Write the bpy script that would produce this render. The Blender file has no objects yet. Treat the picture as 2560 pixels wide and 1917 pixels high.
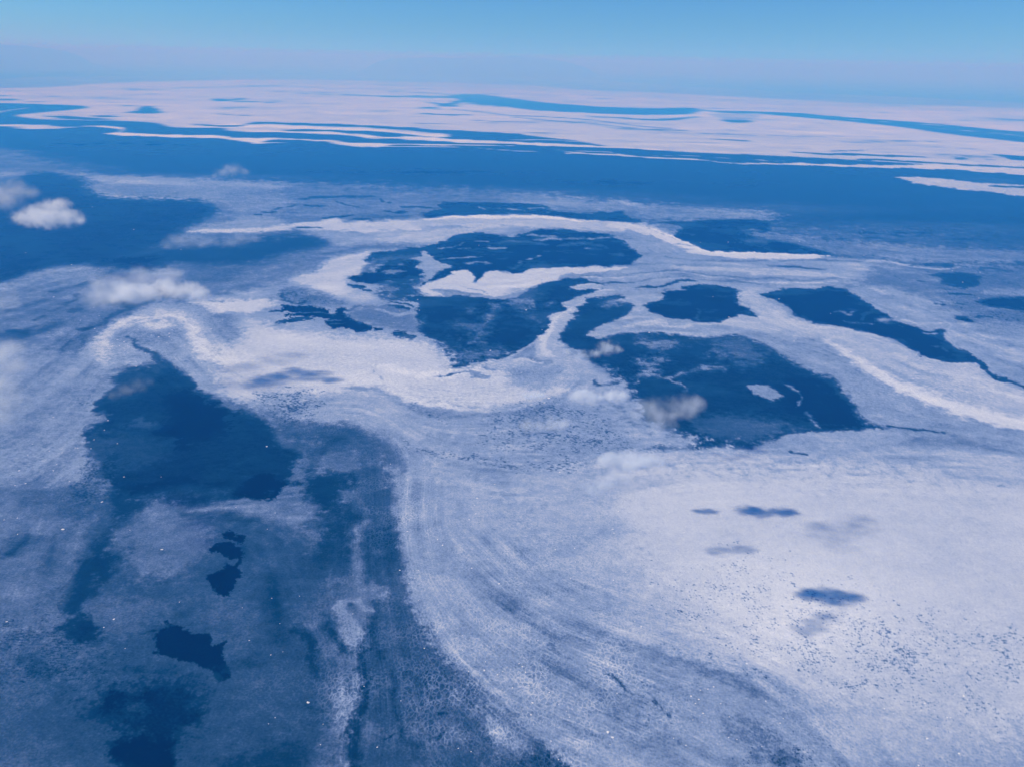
import bpy, math, random
import numpy as np
from mathutils import Vector, Matrix

# ---------------------------------------------------------------- camera, sky, sun, exposure
scene = bpy.context.scene
COL = scene.collection
IMW, IMH = 2560.0, 1917.0
ALT = 2000.0                                   # camera height above the sea, metres
FPX = (IMW / 2) / math.tan(math.radians(32.5))  # focal length in photo pixels
PITCH = math.atan((IMH / 2 - 152.0) / FPX)
ROLL = math.radians(1.2)
cam_data = bpy.data.cameras.new('camera')
cam_data.sensor_fit = 'HORIZONTAL'
cam_data.angle = math.radians(65.0)
cam_data.clip_start = 1.0
cam_data.clip_end = 4.0e6
cam = bpy.data.objects.new('camera', cam_data)
COL.objects.link(cam)
CAMROT = Matrix.Rotation(math.radians(90) - PITCH, 3, 'X') @ Matrix.Rotation(ROLL, 3, 'Z')
cam.matrix_world = Matrix.Translation((0, 0, ALT)) @ CAMROT.to_4x4()
scene.camera = cam

SUN_EL = math.radians(33.0)
SUN_AZ = math.radians(-84.0)                   # clockwise from +Y (the view direction): far to the left
SUN_DIR = Vector((math.sin(SUN_AZ) * math.cos(SUN_EL), math.cos(SUN_AZ) * math.cos(SUN_EL), math.sin(SUN_EL)))
world = bpy.data.worlds.new('World')
scene.world = world
world.use_nodes = True
wn, wl = world.node_tree.nodes, world.node_tree.links
wn.clear()
sky = wn.new('ShaderNodeTexSky')
sky.sky_type = 'NISHITA'
sky.sun_disc = False
sky.sun_elevation = SUN_EL
sky.sun_rotation = SUN_AZ
sky.altitude = 2000.0
sky.air_density = 1.0
sky.dust_density = 0.3
sky.ozone_density = 4.0
tint = wn.new('ShaderNodeMix'); tint.data_type = 'RGBA'; tint.blend_type = 'MULTIPLY'
tint.inputs[0].default_value = 1.0
tint.inputs[7].default_value = (0.36, 0.66, 1.0, 1)
bg = wn.new('ShaderNodeBackground'); bg.inputs['Strength'].default_value = 0.11
wo = wn.new('ShaderNodeOutputWorld')
wl.new(sky.outputs[0], tint.inputs[6]); wl.new(tint.outputs[2], bg.inputs['Color']); wl.new(bg.outputs[0], wo.inputs['Surface'])

sun_data = bpy.data.lights.new('sun', 'SUN')
sun_data.energy = 4.8
sun_data.angle = math.radians(0.53)
sun_data.color = (1.0, 0.97, 0.93)
sun = bpy.data.objects.new('sun', sun_data)
COL.objects.link(sun)
sun.rotation_euler = SUN_DIR.to_track_quat('Z', 'Y').to_euler()
sun.location = SUN_DIR * 5000

scene.view_settings.view_transform = 'Standard'
scene.view_settings.look = 'None'
scene.view_settings.gamma = 1.0
scene.view_settings.exposure = 0.0
scene.cycles.volume_step_rate = 1.0
scene.cycles.volume_max_steps = 256
scene.cycles.volume_bounces = 6

# ---------------------------------------------------------------- helpers
def tag(o, label=None, cat=None, group=None, kind=None):
    if label: o['label'] = label
    if cat: o['category'] = cat
    if group: o['group'] = group
    if kind: o['kind'] = kind
    return o

R3 = np.array(CAMROT)
def at(x, y, h=0.0):
    """the place on the level h that the photo shows at pixel (x, y)"""
    d = R3 @ np.array([(x - IMW / 2) / FPX, -(y - IMH / 2) / FPX, -1.0])
    t = (h - ALT) / d[2]
    return Vector((d[0] * t, d[1] * t, h))

def mpp(x, y):
    """metres covered by one photo pixel (across the view) at that place on the sea"""
    p = at(x, y)
    return math.sqrt(p.x ** 2 + p.y ** 2 + ALT ** 2) / FPX

TS = 3.45
def org(t):
    if t == 'F': return 0.0, 0.0, IMW / 2211.0
    oy = (0, 480, 960, 1437)[int(t[1])]
    return 640.0 * int(t[0]), float(oy), 1 / TS

def parse(t, s):
    ox, oy, k = org(t)
    out = []
    for w in s.split():
        v = [float(q) for q in w.split(',')]
        row = [ox + v[0] * k, oy + v[1] * k]
        if len(v) > 2: row.append(v[2] * k)
        out.append(row)
    return np.array(out)

# ---------------------------------------------------------------- noise on the sea plane (metres)
def hash2(ix, iy, seed):
    h = (ix.astype(np.int64) * 374761393 + iy.astype(np.int64) * 668265263 + seed * 982451653) & 0x7fffffff
    h = ((h ^ (h >> 13)) * 1274126177) & 0x7fffffff
    h = (h ^ (h >> 16)) * 2246822519 & 0x7fffffff
    return ((h ^ (h >> 15)) & 0xffff) / 65535.0

def gnoise(x, y, seed):
    ix, iy = np.floor(x), np.floor(y)
    fx, fy = x - ix, y - iy
    ux, uy = fx * fx * fx * (fx * (fx * 6 - 15) + 10), fy * fy * fy * (fy * (fy * 6 - 15) + 10)
    def g(i, j):
        a = hash2(ix + i, iy + j, seed) * 2 * math.pi
        return np.cos(a) * (fx - i) + np.sin(a) * (fy - j)
    a = g(0, 0) * (1 - ux) + g(1, 0) * ux
    b = g(0, 1) * (1 - ux) + g(1, 1) * ux
    return (a * (1 - uy) + b * uy) * 1.5

def band(x, y, p, lo, hi, seed, power=0.0):
    """noise built from the wavelengths between lo and hi photo pixels at each place"""
    out = np.zeros_like(x); wsum = np.zeros_like(x)
    l2 = np.log2(p)
    a, b = math.log2(lo), math.log2(hi)
    for k in range(1, 18):
        q = k - l2
        w = np.clip(q - a + 0.5, 0, 1) * np.clip(b + 0.5 - q, 0, 1)
        m = w > 0.001
        if not m.any(): continue
        lam = 2.0 ** k
        amp = w[m] * (2.0 ** (power * (q[m] - b)))
        out[m] += amp * gnoise(x[m] / lam, y[m] / lam, seed + k)
        wsum[m] += amp ** 2
    return out / np.sqrt(np.maximum(wsum, 1e-6))

# ---------------------------------------------------------------- the sea sheet: a fan of cells, fine where the ice is described
DEG = math.pi / 180
dep0, dep1 = 0.06 * DEG, 60 * DEG
NR = 1000
dep_fine = np.linspace(49.5 * DEG, 0.9 * DEG, NR)
dep_far = 0.9 * DEG * (0.75 ** np.arange(1, 11))
rad = np.concatenate([ALT / np.tan(np.array([88, 80, 70, 60, 54]) * DEG), ALT / np.tan(dep_fine), ALT / np.tan(dep_far)])
az_f = np.linspace(-43 * DEG, 43 * DEG, 1800)
az_c = np.linspace(43 * DEG, 317 * DEG, 60)[1:-1]
az = np.concatenate([az_f, az_c])
NA, NRR = len(az), len(rad)
AZ, RD = np.meshgrid(az, rad)
VX, VY = (RD * np.sin(AZ)).ravel(), (RD * np.cos(AZ)).ravel()
VR = RD.ravel()
# photo position of each vertex
dx, dy, dz = VX, VY, np.full_like(VX, -ALT)
cx_, cy_, cz_ = (R3.T @ np.stack([dx, dy, dz]))
front = cz_ < -1
zz = np.where(front, -cz_, 1.0)
PX = np.where(front, cx_ / zz * FPX + IMW / 2, -9e4)
PY = np.where(front, -cy_ / zz * FPX + IMH / 2, -9e4)
SLANT = np.sqrt(VR ** 2 + ALT ** 2)
P_ = SLANT / FPX
SIND = ALT / SLANT
# ragged edges: shift every place a little along noise of the size of the ice's own lobes
wx = band(VX, VY, P_, 5, 70, 11, 0.9) * 9.0
wy = band(VX, VY, P_, 5, 70, 51, 0.9) * 7.0 * np.clip(SIND * 2.0, 0.12, 1.0)
FARK = np.clip(0.35 + (PY - 330) / 250, 0.35, 1.0)
wx *= FARK; wy *= FARK
QX, QY = PX + wx, PY + wy
EDGE = band(VX, VY, P_, 3, 45, 91, 0.3) * FARK
FLOW = band(VX * 0.55, VY * 1.6, P_, 6, 120, 131, 0.6)
CLOT = band(VX, VY, P_, 10, 220, 171, 0.8)

WOB = np.clip(1 + 0.5 * band(VX, VY, P_, 16, 120, 231, 0.4), 0.55, 1.7)

def spline(pts, n, closed):
    m = len(pts); out = []
    for i in range(m if closed else m - 1):
        g = lambda j: pts[j % m] if closed else pts[min(max(j, 0), m - 1)]
        p0, p1, p2, p3 = g(i - 1), g(i), g(i + 1), g(i + 2)
        for t in np.arange(n) / n:
            out.append(0.5 * (2 * p1 + (p2 - p0) * t + (2 * p0 - 5 * p1 + 4 * p2 - p3) * t * t + (3 * p1 - p0 - 3 * p2 + p3) * t ** 3))
    if not closed: out.append(pts[-1])
    return np.array(out)

def yscale(cy):
    d = math.atan((cy - 152) / FPX * 1.0)
    return float(np.clip(0.7 / max(math.sin(max(d, 0.01)), 0.02), 1.0, 9.0))

def sel(x0, x1, y0, y1):
    return np.nonzero((QX > x0) & (QX < x1) & (QY > y0) & (QY < y1))[0]

def sstep(t):
    t = np.clip(t, 0, 1)
    return t * t * (3 - 2 * t)

FIELD = {}
for k_ in ('ice', 'vein', 'pit', 'cream'): FIELD[k_] = np.zeros_like(VX)

def lay(field, idx, w, v):
    a = FIELD[field]
    a[idx] = a[idx] + (v - a[idx]) * w

def P(t, v, f, s, o=1.0, r=0.7, field='ice', n=3):
    """a patch of the sea: closed outline, tone v, edge width f (photo px across the view)"""
    pts = spline(parse(t, s)[:, :2], n, True)
    f = f * 0.5
    ky = yscale(pts[:, 1].mean())
    mg = f * 2.5 + 4
    idx = sel(pts[:, 0].min() - mg, pts[:, 0].max() + mg, pts[:, 1].min() - mg / ky - 1, pts[:, 1].max() + mg / ky + 1)
    if not len(idx): return
    x, y = QX[idx], QY[idx]
    d2 = np.full(len(idx), 1e12); ins = np.zeros(len(idx), bool)
    a = pts; b = np.roll(pts, -1, 0)
    for (ax, ay), (bx, by) in zip(a, b):
        c = ((ay > y) != (by > y))
        if c.any():
            xi = ax + (y - ay) / ((by - ay) if by != ay else 1e-9) * (bx - ax)
            ins ^= c & (x < xi)
        ex, ey = bx - ax, (by - ay) * ky
        l2 = ex * ex + ey * ey + 1e-9
        tt = np.clip(((x - ax) * ex + (y - ay) * ky * ey) / l2, 0, 1)
        d2 = np.minimum(d2, (x - ax - ex * tt) ** 2 + ((y - ay) * ky - ey * tt) ** 2)
    sd = np.sqrt(d2) * np.where(ins, 1, -1)
    sd += EDGE[idx] * r * (f * 1.5 + 5.0)
    lay(field, idx, o * sstep(sd / (2 * f) + 0.5), v)

def T(t, v, f, s, o=1.0, r=0.7, field='ice'):
    """a strand or a lead: a line with a width at each of its points"""
    pts = spline(parse(t, s), 3, False)
    ky = yscale(pts[:, 1].mean())
    f = f * 0.5
    mg = f * 2 + pts[:, 2].max() * ky + 4
    idx = sel(pts[:, 0].min() - mg, pts[:, 0].max() + mg, pts[:, 1].min() - mg / ky - 1, pts[:, 1].max() + mg / ky + 1)
    if not len(idx): return
    x, y = QX[idx], QY[idx]
    best = np.full(len(idx), 1e9)
    for i in range(len(pts) - 1):
        ax, ay, aw = pts[i]; bx, by, bw = pts[i + 1]
        ex, ey = bx - ax, (by - ay) * ky
        l2 = ex * ex + ey * ey + 1e-9
        tt = np.clip(((x - ax) * ex + (y - ay) * ky * ey) / l2, 0, 1)
        # width is given down the picture; across the strand it scales with how level the strand lies
        nx = abs(ey) / math.sqrt(l2)
        kk = ky * (1 - nx) + nx
        d = np.sqrt((x - ax - ex * tt) ** 2 + ((y - ay) * ky - ey * tt) ** 2) - 0.5 * (aw + (bw - aw) * tt) * kk * WOB[idx]
        best = np.minimum(best, d)
    sd = -best + EDGE[idx] * r * (f * 1.2 + 2.0)
    lay(field, idx, o * sstep(sd / (2 * f) + 0.5), v)

def B(t, v, o, s, field='ice'):
    cx, cy, rx, ry = [float(q) for q in s.split(',')]
    ox, oy, k = org(t)
    cx, cy, rx, ry = ox + cx * k, oy + cy * k, rx * k, ry * k
    idx = sel(cx - 2.6 * rx, cx + 2.6 * rx, cy - 2.6 * ry, cy + 2.6 * ry)
    if len(idx):
        q = ((QX[idx] - cx) / rx) ** 2 + ((QY[idx] - cy) / ry) ** 2
        q = q * (1 + 0.35 * EDGE[idx])
        lay(field, idx, o * np.exp(-np.maximum(q, 0)), v)

# ---------------------------------------------------------------- the ice as the photo shows it
# tones: 0 clear water, .2 scattered slush, .45 thin grease ice, .65 grey ice, .85 pale ice, 1 white ice
ICE0 = FIELD['ice']; ICE0[:] = 0.12
# wide lead and everything nearer
P('F', .12, 60, "-60,290 300,300 700,320 700,380 300,380 -60,380")
P('F', .49, 170, "-250,395 300,392 700,402 1000,412 1300,440 1500,470 1800,515 2000,545 2300,580 2500,600 2500,1900 -250,1900")
B('F', .30, .6, "2050,480,260,40")
# veils of slush fading out over the lead
for s in ("1500,452,420,17", "1150,428,380,14", "1850,500,380,24", "2150,545,260,30", "800,412,420,13", "350,383,330,9"):
    B('F', .46, .75, s)
for s in ("1200,352,500,8", "600,345,400,7", "1800,420,420,12", "2050,392,300,8"):
    B('F', .24, .6, s)
for s in ("250,315,260,10", "1350,395,300,8", "2100,470,260,10", "900,372,300,6"):
    B('F', .04, .6, s)
# --- far pack
P('00', .62, 60, "-600,690 2208,640 4400,650 6600,780 8900,880 9500,900 9500,1100 6600,900 4400,760 2208,710 1150,725 600,760 -600,790", o=.85)
P('00', .80, 22, "-600,775 -100,765 300,757 600,745 800,725 1150,712 1700,697 2208,690 3200,700 4400,732 5000,775 5600,800 6600,850 7600,900 8900,935 9500,950 9500,1500 8900,1475 8300,1440 7700,1405 7200,1375 6624,1345 6100,1325 5600,1295 5200,1260 4950,1215 4700,1190 4416,1160 4200,1152 3910,1150 3880,1185 3700,1185 3400,1145 3100,1130 2600,1118 2208,1142 1950,1130 1900,1105 1480,1103 1340,1065 1000,1045 600,1040 350,1035 110,1000 300,975 650,945 740,920 400,905 -50,893 -600,890", r=.5)
P('00', .72, 20, "2208,690 3200,700 4400,732 5000,775 5600,800 6600,850 7600,900 8900,935 9500,950 9500,1000 8900,980 7600,940 6600,900 5600,860 5000,820 4400,780 3200,740 2208,720", o=.6)
T('10', .93, 5, "-500,1095,30 0,1085,36 300,1100,36 700,1115,25 1000,1125,25 1300,1150,40 1500,1170,40 1680,1180,8")
T('10', .2, 5, "-510,1080,12 -200,1090,14 0,1064,18 200,1068,20 500,1078,24 900,1092,24 1300,1115,34 1700,1142,44 2208,1168,40")
T('10', .92, 5, "-50,1135,16 300,1140,18 700,1155,30 1000,1180,44 1250,1190,44 1400,1200,45 1700,1215,40 2208,1236,30 2600,1255,24 3100,1275,20 3500,1298,14")
P('10', .2, 5, "970,1163 1100,1160 1275,1163 1240,1183 1100,1182")
T('10', .9, 5, "0,1205,24 200,1200,15 500,1212,20 700,1225,25 850,1245,38 1100,1248,16 1500,1250,9 2208,1262,10")
T('10', .88, 4, "0,1235,12 330,1235,4")
T('10', .88, 4, "640,1235,18 900,1260,20 1300,1268,8 1740,1272,4")
T('00', .93, 6, "700,1090,8 950,1098,22 1060,1120,50 1040,1155,44 1300,1168,34 1600,1178,28 1850,1185,32 2050,1205,50 2208,1215,50")
T('00', .93, 6, "920,1157,6 1000,1155,24 1100,1160,30")
T('00', .9, 6, "-300,1088,20 -20,1085,22 150,1085,24 350,1092,36 450,1103,18 650,1100,6")
T('00', .9, 6, "100,1105,8 300,1108,18 500,1106,10 650,1102,5")
T('00', .8, 6, "-100,970,16 0,965,18 150,945,22 300,925,6")
P('00', .25, 6, "360,1000 600,1005 750,1018 950,1030 930,1038 560,1028 500,1015 420,1010")
P('00', .25, 5, "760,997 990,1004 990,1012 880,1012")
P('00', .22, 5, "1080,972 1180,960 1230,925 1310,921 1300,934 1360,940 1350,960 1420,974 1250,981")
T('00', .35, 4, "1000,910,4 1120,915,8 1180,924,6")
P('00', .25, 4, "1830,862 1900,856 1960,864 2090,849 2105,858 1970,871 1900,879")
T('00', .3, 4, "2050,880,5 2208,883,8 2360,890,4")
T('00', .35, 4, "1880,985,7 2000,995,9")
T('00', .35, 4, "2070,1000,5 2140,1000,7")
T('00', .55, 8, "1200,778,4 1300,775,5 1600,760,9 1900,754,7 2400,743,6")
T('00', .55, 5, "1600,850,4 1850,832,7")
T('00', .5, 5, "1270,812,5 1370,812,7")
T('00', .3, 5, "-100,862,10 -10,862,10 330,862,3")
T('00', .35, 4, "-20,827,7 40,827,4")
T('00', .5, 4, "220,882,4 380,882,4")
T('10', .32, 6, "750,820,6 1100,832,12 1500,835,12 1700,842,18")
T('10', .32, 6, "1500,885,8 1650,905,26 1750,880,50 1900,850,50")
P('20', .33, 14, "-560,826 -300,816 0,850 300,890 700,918 1100,938 1500,934 1600,950 1500,990 1000,992 600,975 200,955 0,930 -250,915 -420,880 -480,845", r=1.6)
T('20', .35, 8, "-760,880,4 -640,900,14 -540,915,24 -470,890,30 -420,860,30")
T('20', .4, 8, "-900,840,6 -700,845,14 -500,838,16")
T('20', .75, 6, "-520,905,4 -400,902,12 -200,912,8 -50,922,4")
T('20', .6, 6, "-380,890,4 -250,895,6 -150,905,4")
T('10', .5, 6, "340,805,7 600,818,5 900,830,5")
T('10', .45, 6, "1150,790,5 1500,806,8 1700,826,8")
T('10', .5, 6, "-100,745,8 200,740,8 600,760,10 1000,770,8 1300,780,6", o=.7)
T('10', .35, 5, "1410,935,5 1500,932,14 1600,950,7")
T('10', .3, 5, "1400,978,6 1600,990,12 1850,997,6")
T('10', .4, 5, "1700,945,5 1950,970,9 2208,1000,9 2500,1010,8 2900,1040,10 3300,1090,12 3600,1115,8")
T('10', .45, 5, "1870,1040,6 2100,1050,7 2400,1060,6")
T('20', .4, 5, "-10,1010,8 300,1040,9 700,1070,11 1100,1115,13 1500,1130,6")
T('20', .55, 8, "600,1060,6 900,1110,18 1150,1118,12")
T('20', .35, 5, "640,1005,8 900,1018,11 1200,1035,13 1400,1030,24 1600,1010,14")
P('20', .3, 5, "1800,1035 1900,1036 2080,1045 2000,1060 1880,1058")
T('20', .35, 6, "1550,942,10 1700,958,14 1900,970,18 2208,974,12 2500,985,12")
P('20', .6, 10, "1700,985 2000,990 2150,1000 2000,1040 1850,1030", o=.7)
T('20', .25, 4, "1720,1200,8 1900,1212,17 2090,1222,7")
T('20', .45, 4, "1740,1160,4 1890,1162,5")
T('20', .75, 20, "300,1130,30 900,1160,40 1500,1190,30 2208,1180,30", o=.4)
T('20', .6, 5, "1200,1135,4 1700,1160,5 2300,1175,4")
# strands along the lead
T('20', .75, 4, "0,1210,10 300,1210,8 600,1225,8 850,1250,6")
T('20', .8, 4, "350,1285,6 480,1310,10 620,1322,10")
T('20', .8, 4, "-280,1280,8 0,1303,9 240,1312,4")
T('20', .85, 5, "480,1325,11 700,1330,12 1000,1345,16 1200,1362,14 1600,1380,13 1900,1412,13 2208,1416,12 2500,1420,22 2900,1432,25 3300,1440,26 3700,1440,54 4200,1470,70 4700,1500,70")
T('20', .75, 4, "560,1305,6 800,1312,9 950,1335,10")
T('20', .7, 4, "1200,1348,5 1500,1345,6 1800,1365,7 2208,1388,8 2350,1395,4")
P('30', .33, 8, "-300,958 -100,965 300,985 700,1015 1100,1045 1500,1075 1900,1115 2300,1155 2700,1190 2700,1270 2300,1240 1900,1197 1500,1150 1200,1105 800,1060 400,1025 0,990")
T('30', .7, 4, "700,1032,4 1100,1060,5 1500,1085,6")
T('30', .7, 4, "1500,1112,4 1700,1130,6 1950,1150,6 2300,1192,7")
T('30', .25, 4, "220,1318,6 500,1332,14 700,1335,24 1000,1345,16 1350,1358,6")
T('30', .3, 4, "560,1305,6 800,1300,7 880,1290,4")
P('30', .3, 4, "1600,1368 1680,1362 1730,1375 1640,1379")
P('30', .18, 5, "1930,1332 2080,1340 2300,1362 2500,1380 2500,1400 2300,1387 2120,1381 2030,1355")
T('30', .18, 5, "800,1378,12 1000,1386,12 1400,1406,14 1800,1430,14 2300,1453,16 2700,1470,16")
T('30', .55, 5, "640,1220,5 760,1232,11 1000,1228,5")
T('30', .6, 5, "0,1170,6 300,1180,7 600,1185,5")
T('30', .62, 8, "1430,1270,6 1700,1282,9 1800,1290,6")
P('30', .74, 12, "1085,1528 1300,1530 1600,1550 1850,1582 2100,1592 2500,1600 3000,1610 3000,1790 2500,1730 2208,1695 1900,1660 1500,1616 1300,1590 1220,1566 1150,1546")
T('30', .22, 5, "1930,1608,8 2208,1616,14 2500,1625,12")
P('30', .4, 30, "1500,1500 1800,1500 2208,1560 2500,1580 2208,1585 1850,1575", o=.5)
B('20', .2, .5, "1400,1480,900,60")

# --- soft strands below the lead, left
T('00', .66, 40, "-100,1505,50 0,1500,46 300,1490,36 500,1492,30 700,1510,44 850,1540,50 1100,1548,60 1500,1560,50", o=.85)
B('00', .42, .7, "300,1450,700,50")
P('00', .60, 60, "700,1650 850,1570 1200,1545 1700,1545 2208,1560 2700,1640 2700,1800 700,1800")
T('10', .5, 60, "0,1565,30 300,1592,40 700,1602,40 1100,1625,24", o=.8)
P('01', .57, 30, "760,-60 1300,-60 2300,-40 2300,90 2000,105 1850,88 1650,70 1200,62 850,40")
T('01', .75, 14, "820,38,16 1200,46,12 1600,62,7")
# --- left dark water, and a dark patch by the long cloud
P('01', .10, 60, "-300,-60 40,-60 300,-160 560,-135 700,-70 780,10 900,52 1200,66 1650,72 1930,128 1880,190 1640,300 1540,370 1400,450 1300,510 1100,560 800,620 480,640 300,690 100,760 -300,860")
T('01', .3, 40, "-100,-80,60 200,-100,40 500,-80,20", o=.6)
P('01', .18, 110, "850,570 1400,480 1900,450 2208,420 2420,372 2700,375 2840,430 2780,500 2500,545 2300,620 1900,650 1500,650 1100,650")
T('01', .3, 40, "900,550,14 1200,540,22 1500,470,26 1700,420,24", o=.7)
P('01', .07, 50, "700,620 1000,555 1250,560 1400,575 1200,640 900,660")
P('01', .55, 60, "-200,830 100,790 400,690 620,640 950,650 980,690 850,760 700,820 450,850 200,920 0,1040 -200,1100")
T('01', .62, 30, "0,800,20 200,740,24 420,680,14", o=.6)
T('01', .3, 40, "0,1230,60 250,1210,60 480,1160,40", o=.8)
T('01', .2, 24, "690,1200,16 850,1150,22 1000,1060,26 1100,1000,22 1250,970,14 1390,900,8")
T('01', .22, 24, "600,1290,20 520,1390,24 420,1500,22", o=.8)
T('01', .24, 24, "730,1230,14 720,1310,16 680,1370,10", o=.8)
T('01', .22, 30, "450,870,20 620,830,26 760,790,30 960,690,14", o=.8)
T('01', .25, 30, "900,960,26 1050,970,40 1150,980,30")
T('01', .3, 24, "440,1030,14 560,990,18 680,890,14")
T('01', .25, 24, "580,1025,16 690,1015,16")
T('01', .25, 24, "290,1110,18 390,1075,14")
T('01', .2, 24, "110,1210,30 240,1215,18")
B('01', .40, .5, "350,1000,450,120")
P('01', .05, 14, "1320,845 1380,790 1500,780 1620,822 1740,840 1660,890 1500,905 1380,912")  # very dark patch by the right end of the long cloud
T('01', .15, 12, "1570,745,20 1660,725,10")
T('01', .1, 10, "1710,678,12 1760,678,10")
P('01', .4, 60, "1500,610 1800,640 2208,640 2208,760 1900,800 1700,820 1560,770 1500,700")
# --- the big sheet of grey ice
P('F', .64, 24, "165,765 240,700 330,655 410,630 480,655 560,640 620,650 700,640 780,700 900,740 950,790 985,800 1100,770 1160,740 1190,690 1225,650 1280,640 1230,720 1215,760 1250,790 1290,830 1330,880 1380,930 1500,955 1600,965 1700,935 1900,930 2000,935 2211,950 2500,960 2500,1900 1250,1900 1050,1560 950,1420 900,1320 872,1200 852,1100 870,1000 830,960 760,922 640,912 600,900 520,870 430,840 400,800 340,762 300,790 270,795 215,870 205,930 195,960 150,1050 60,1055 -250,1060 -250,790 100,790")
# arc of ice across the middle
P('11', .62, 30, "300,310 900,250 1500,215 2208,200 2800,230 3300,270 3600,340 3900,500 4416,520 4900,545 5400,600 5800,690 6624,820 7200,900 7200,2100 5000,2100 3000,1656 1400,1656 0,1400 -200,1100 0,800 250,700 550,600 650,450 500,380")
P('11', .47, 70, "-700,900 -400,820 0,640 300,540 600,480 900,450 1400,440 1300,490 1000,510 700,570 560,640 300,740 100,800 0,840 -300,930 -600,960")
T('11', .55, 40, "0,720,30 300,610,30 600,530,24 800,490,14", o=.7)
T('11', .25, 16, "350,752,14 500,690,22 620,622,18 700,600,8")
# slush above the arc
P('11', .47, 60, "-300,60 300,-40 1000,-20 1800,10 2400,40 3200,90 4000,140 4416,170 4416,240 3600,250 3000,240 2208,200 1500,215 1000,250 500,250 100,280 -300,260")
P('11', .54, 60, "-300,60 -100,0 250,20 300,120 100,250 -200,260")
P('21', .57, 60, "-100,20 200,30 700,70 1200,110 1700,150 2208,180 2208,240 1700,235 1300,230 1000,170 700,160 300,140 0,110", o=.8)
for s in ("150,155,10 240,138,9 350,118,16", "-20,200,8 30,200,7", "80,182,10 150,180,12", "1290,130,14 1560,140,10", "600,230,16 700,218,14 830,205,8", "820,236,8 1000,240,22 1080,232,10", "450,118,14 580,125,8", "700,90,8 860,130,6", "1050,60,8 1150,100,6"):
    T('11', .1, 8, s)
T('11', .2, 16, "380,70,18 500,50,18 700,45,14 1000,40,10")
P('11', .09, 10, "1600,95 1900,95 2208,100 2500,120 2500,185 2208,188 2000,195 1700,205 1440,218 1460,180 1600,150")
T('11', .55, 6, "1930,138,16 1980,150,14")
T('11', .62, 6, "2030,140,8 2208,150,9 2300,160,6")
P('11', .1, 8, "1120,162 1170,160 1175,168 1130,168")
P('11', .1, 8, "1190,178 1270,166 1285,180 1220,192")
T('11', .5, 20, "850,185,30 1000,180,40 1100,200,30", o=.7)
P('21', .09, 10, "120,186 350,174 700,180 940,165 960,200 1110,266 900,257 600,236 350,207")
T('21', .5, 8, "400,175,6 700,185,8")
T('21', .5, 10, "150,150,16 260,140,16 330,150,8")
# arc, bright
P('01', .6, 40, "1620,315 1800,280 2208,225 2500,250 2500,350 2000,352 1650,350")
T('11', .8, 24, "-560,345,8 -300,338,30 -100,335,36 0,335,40 300,300,50 600,290,90 900,300,110 1200,295,110 1500,262,70")
T('11', .95, 12, "1450,240,20 1500,237,24 1800,225,36 2208,222,40 2500,225,34 2750,250,32 3000,268,24 3250,275,14")
T('11', .74, 20, "1450,270,70 1800,265,70 2208,265,80 2500,275,80 2750,290,90 3000,300,80 3300,310,70 3450,340,80")
T('21', .84, 14, "900,290,50 1100,320,80 1300,390,80 1500,470,90 1700,530,60 2208,550,60 2600,555,50")
T('21', .93, 8, "1150,300,16 1380,385,24 1550,460,28 1680,512,22 2208,528,18 2500,548,14 2750,552,8")
T('01', .78, 20, "1640,346,8 1850,340,14 2208,332,18", o=.8)
T('11', .15, 8, "330,312,6 420,310,14 545,308,6", o=.8)
P('11', .7, 20, "1000,420 1300,380 1600,330 2000,290 1900,350 1720,365 1640,425 1450,440 1200,440")
# pool under the arc
P('11', .07, 9, "950,600 980,530 1250,500 1480,465 1650,430 1720,372 1900,355 2208,385 2460,322 2650,330 3000,365 3150,410 3200,470 3330,555 3270,600 3230,625 3050,640 2600,648 2400,665 2208,712 2160,685 1980,690 1900,790 1860,690 1780,680 1660,720 1640,745 1500,770 1410,815 1500,745 1560,700 1690,640 1600,620 1530,570 1440,520 1430,560 1340,575 1420,600 1380,640 1430,680 1420,730 1200,780 860,770 805,740 930,720 1060,660 1100,620 1000,640", n=2)
P('11', 0.36, 30, "930,645 1000,575 1300,540 1420,540 1400,600 1250,590 1100,615 1000,665 920,725")
P('11', 0.26, 40, "1000,560 1250,500 1480,470 1560,560 1440,510 1300,540", o=.7)
P('11', .55, 12, "1060,690 1150,672 1250,672 1270,700 1150,712")
T('11', 0.52, 16, "1180,630,8 1260,630,14")
for s in ("1560,495,10 1700,470,14 1780,440,12", "1610,580,8 1700,572,17 1950,565,9", "1840,615,22 1980,612,22", "1730,495,9 1870,490,7", "2020,485,20 2120,485,17", "1900,430,6 1990,430,9", "2090,385,8 2208,388,14"):
    T('11', .58, 7, s)
T('21', .55, 10, "150,370,16 250,378,20 420,395,16")
T('21', .62, 14, "200,412,16 450,405,17 700,402,12 900,395,22 1050,430,26 1130,470,18")
T('21', 0.39, 20, "400,470,8 600,445,22 800,475,8")
T('21', .55, 5, "630,490,5 720,490,7")
T('21', .6, 6, "130,590,10 180,575,14 240,550,10")
T('21', 0.45, 12, "10,665,14 60,640,20 70,600,20")
T('21', .5, 16, "-100,440,20 100,430,24 300,450,10", o=.7)
T('21', 0.39, 16, "860,540,10 930,545,16", o=.8)
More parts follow.
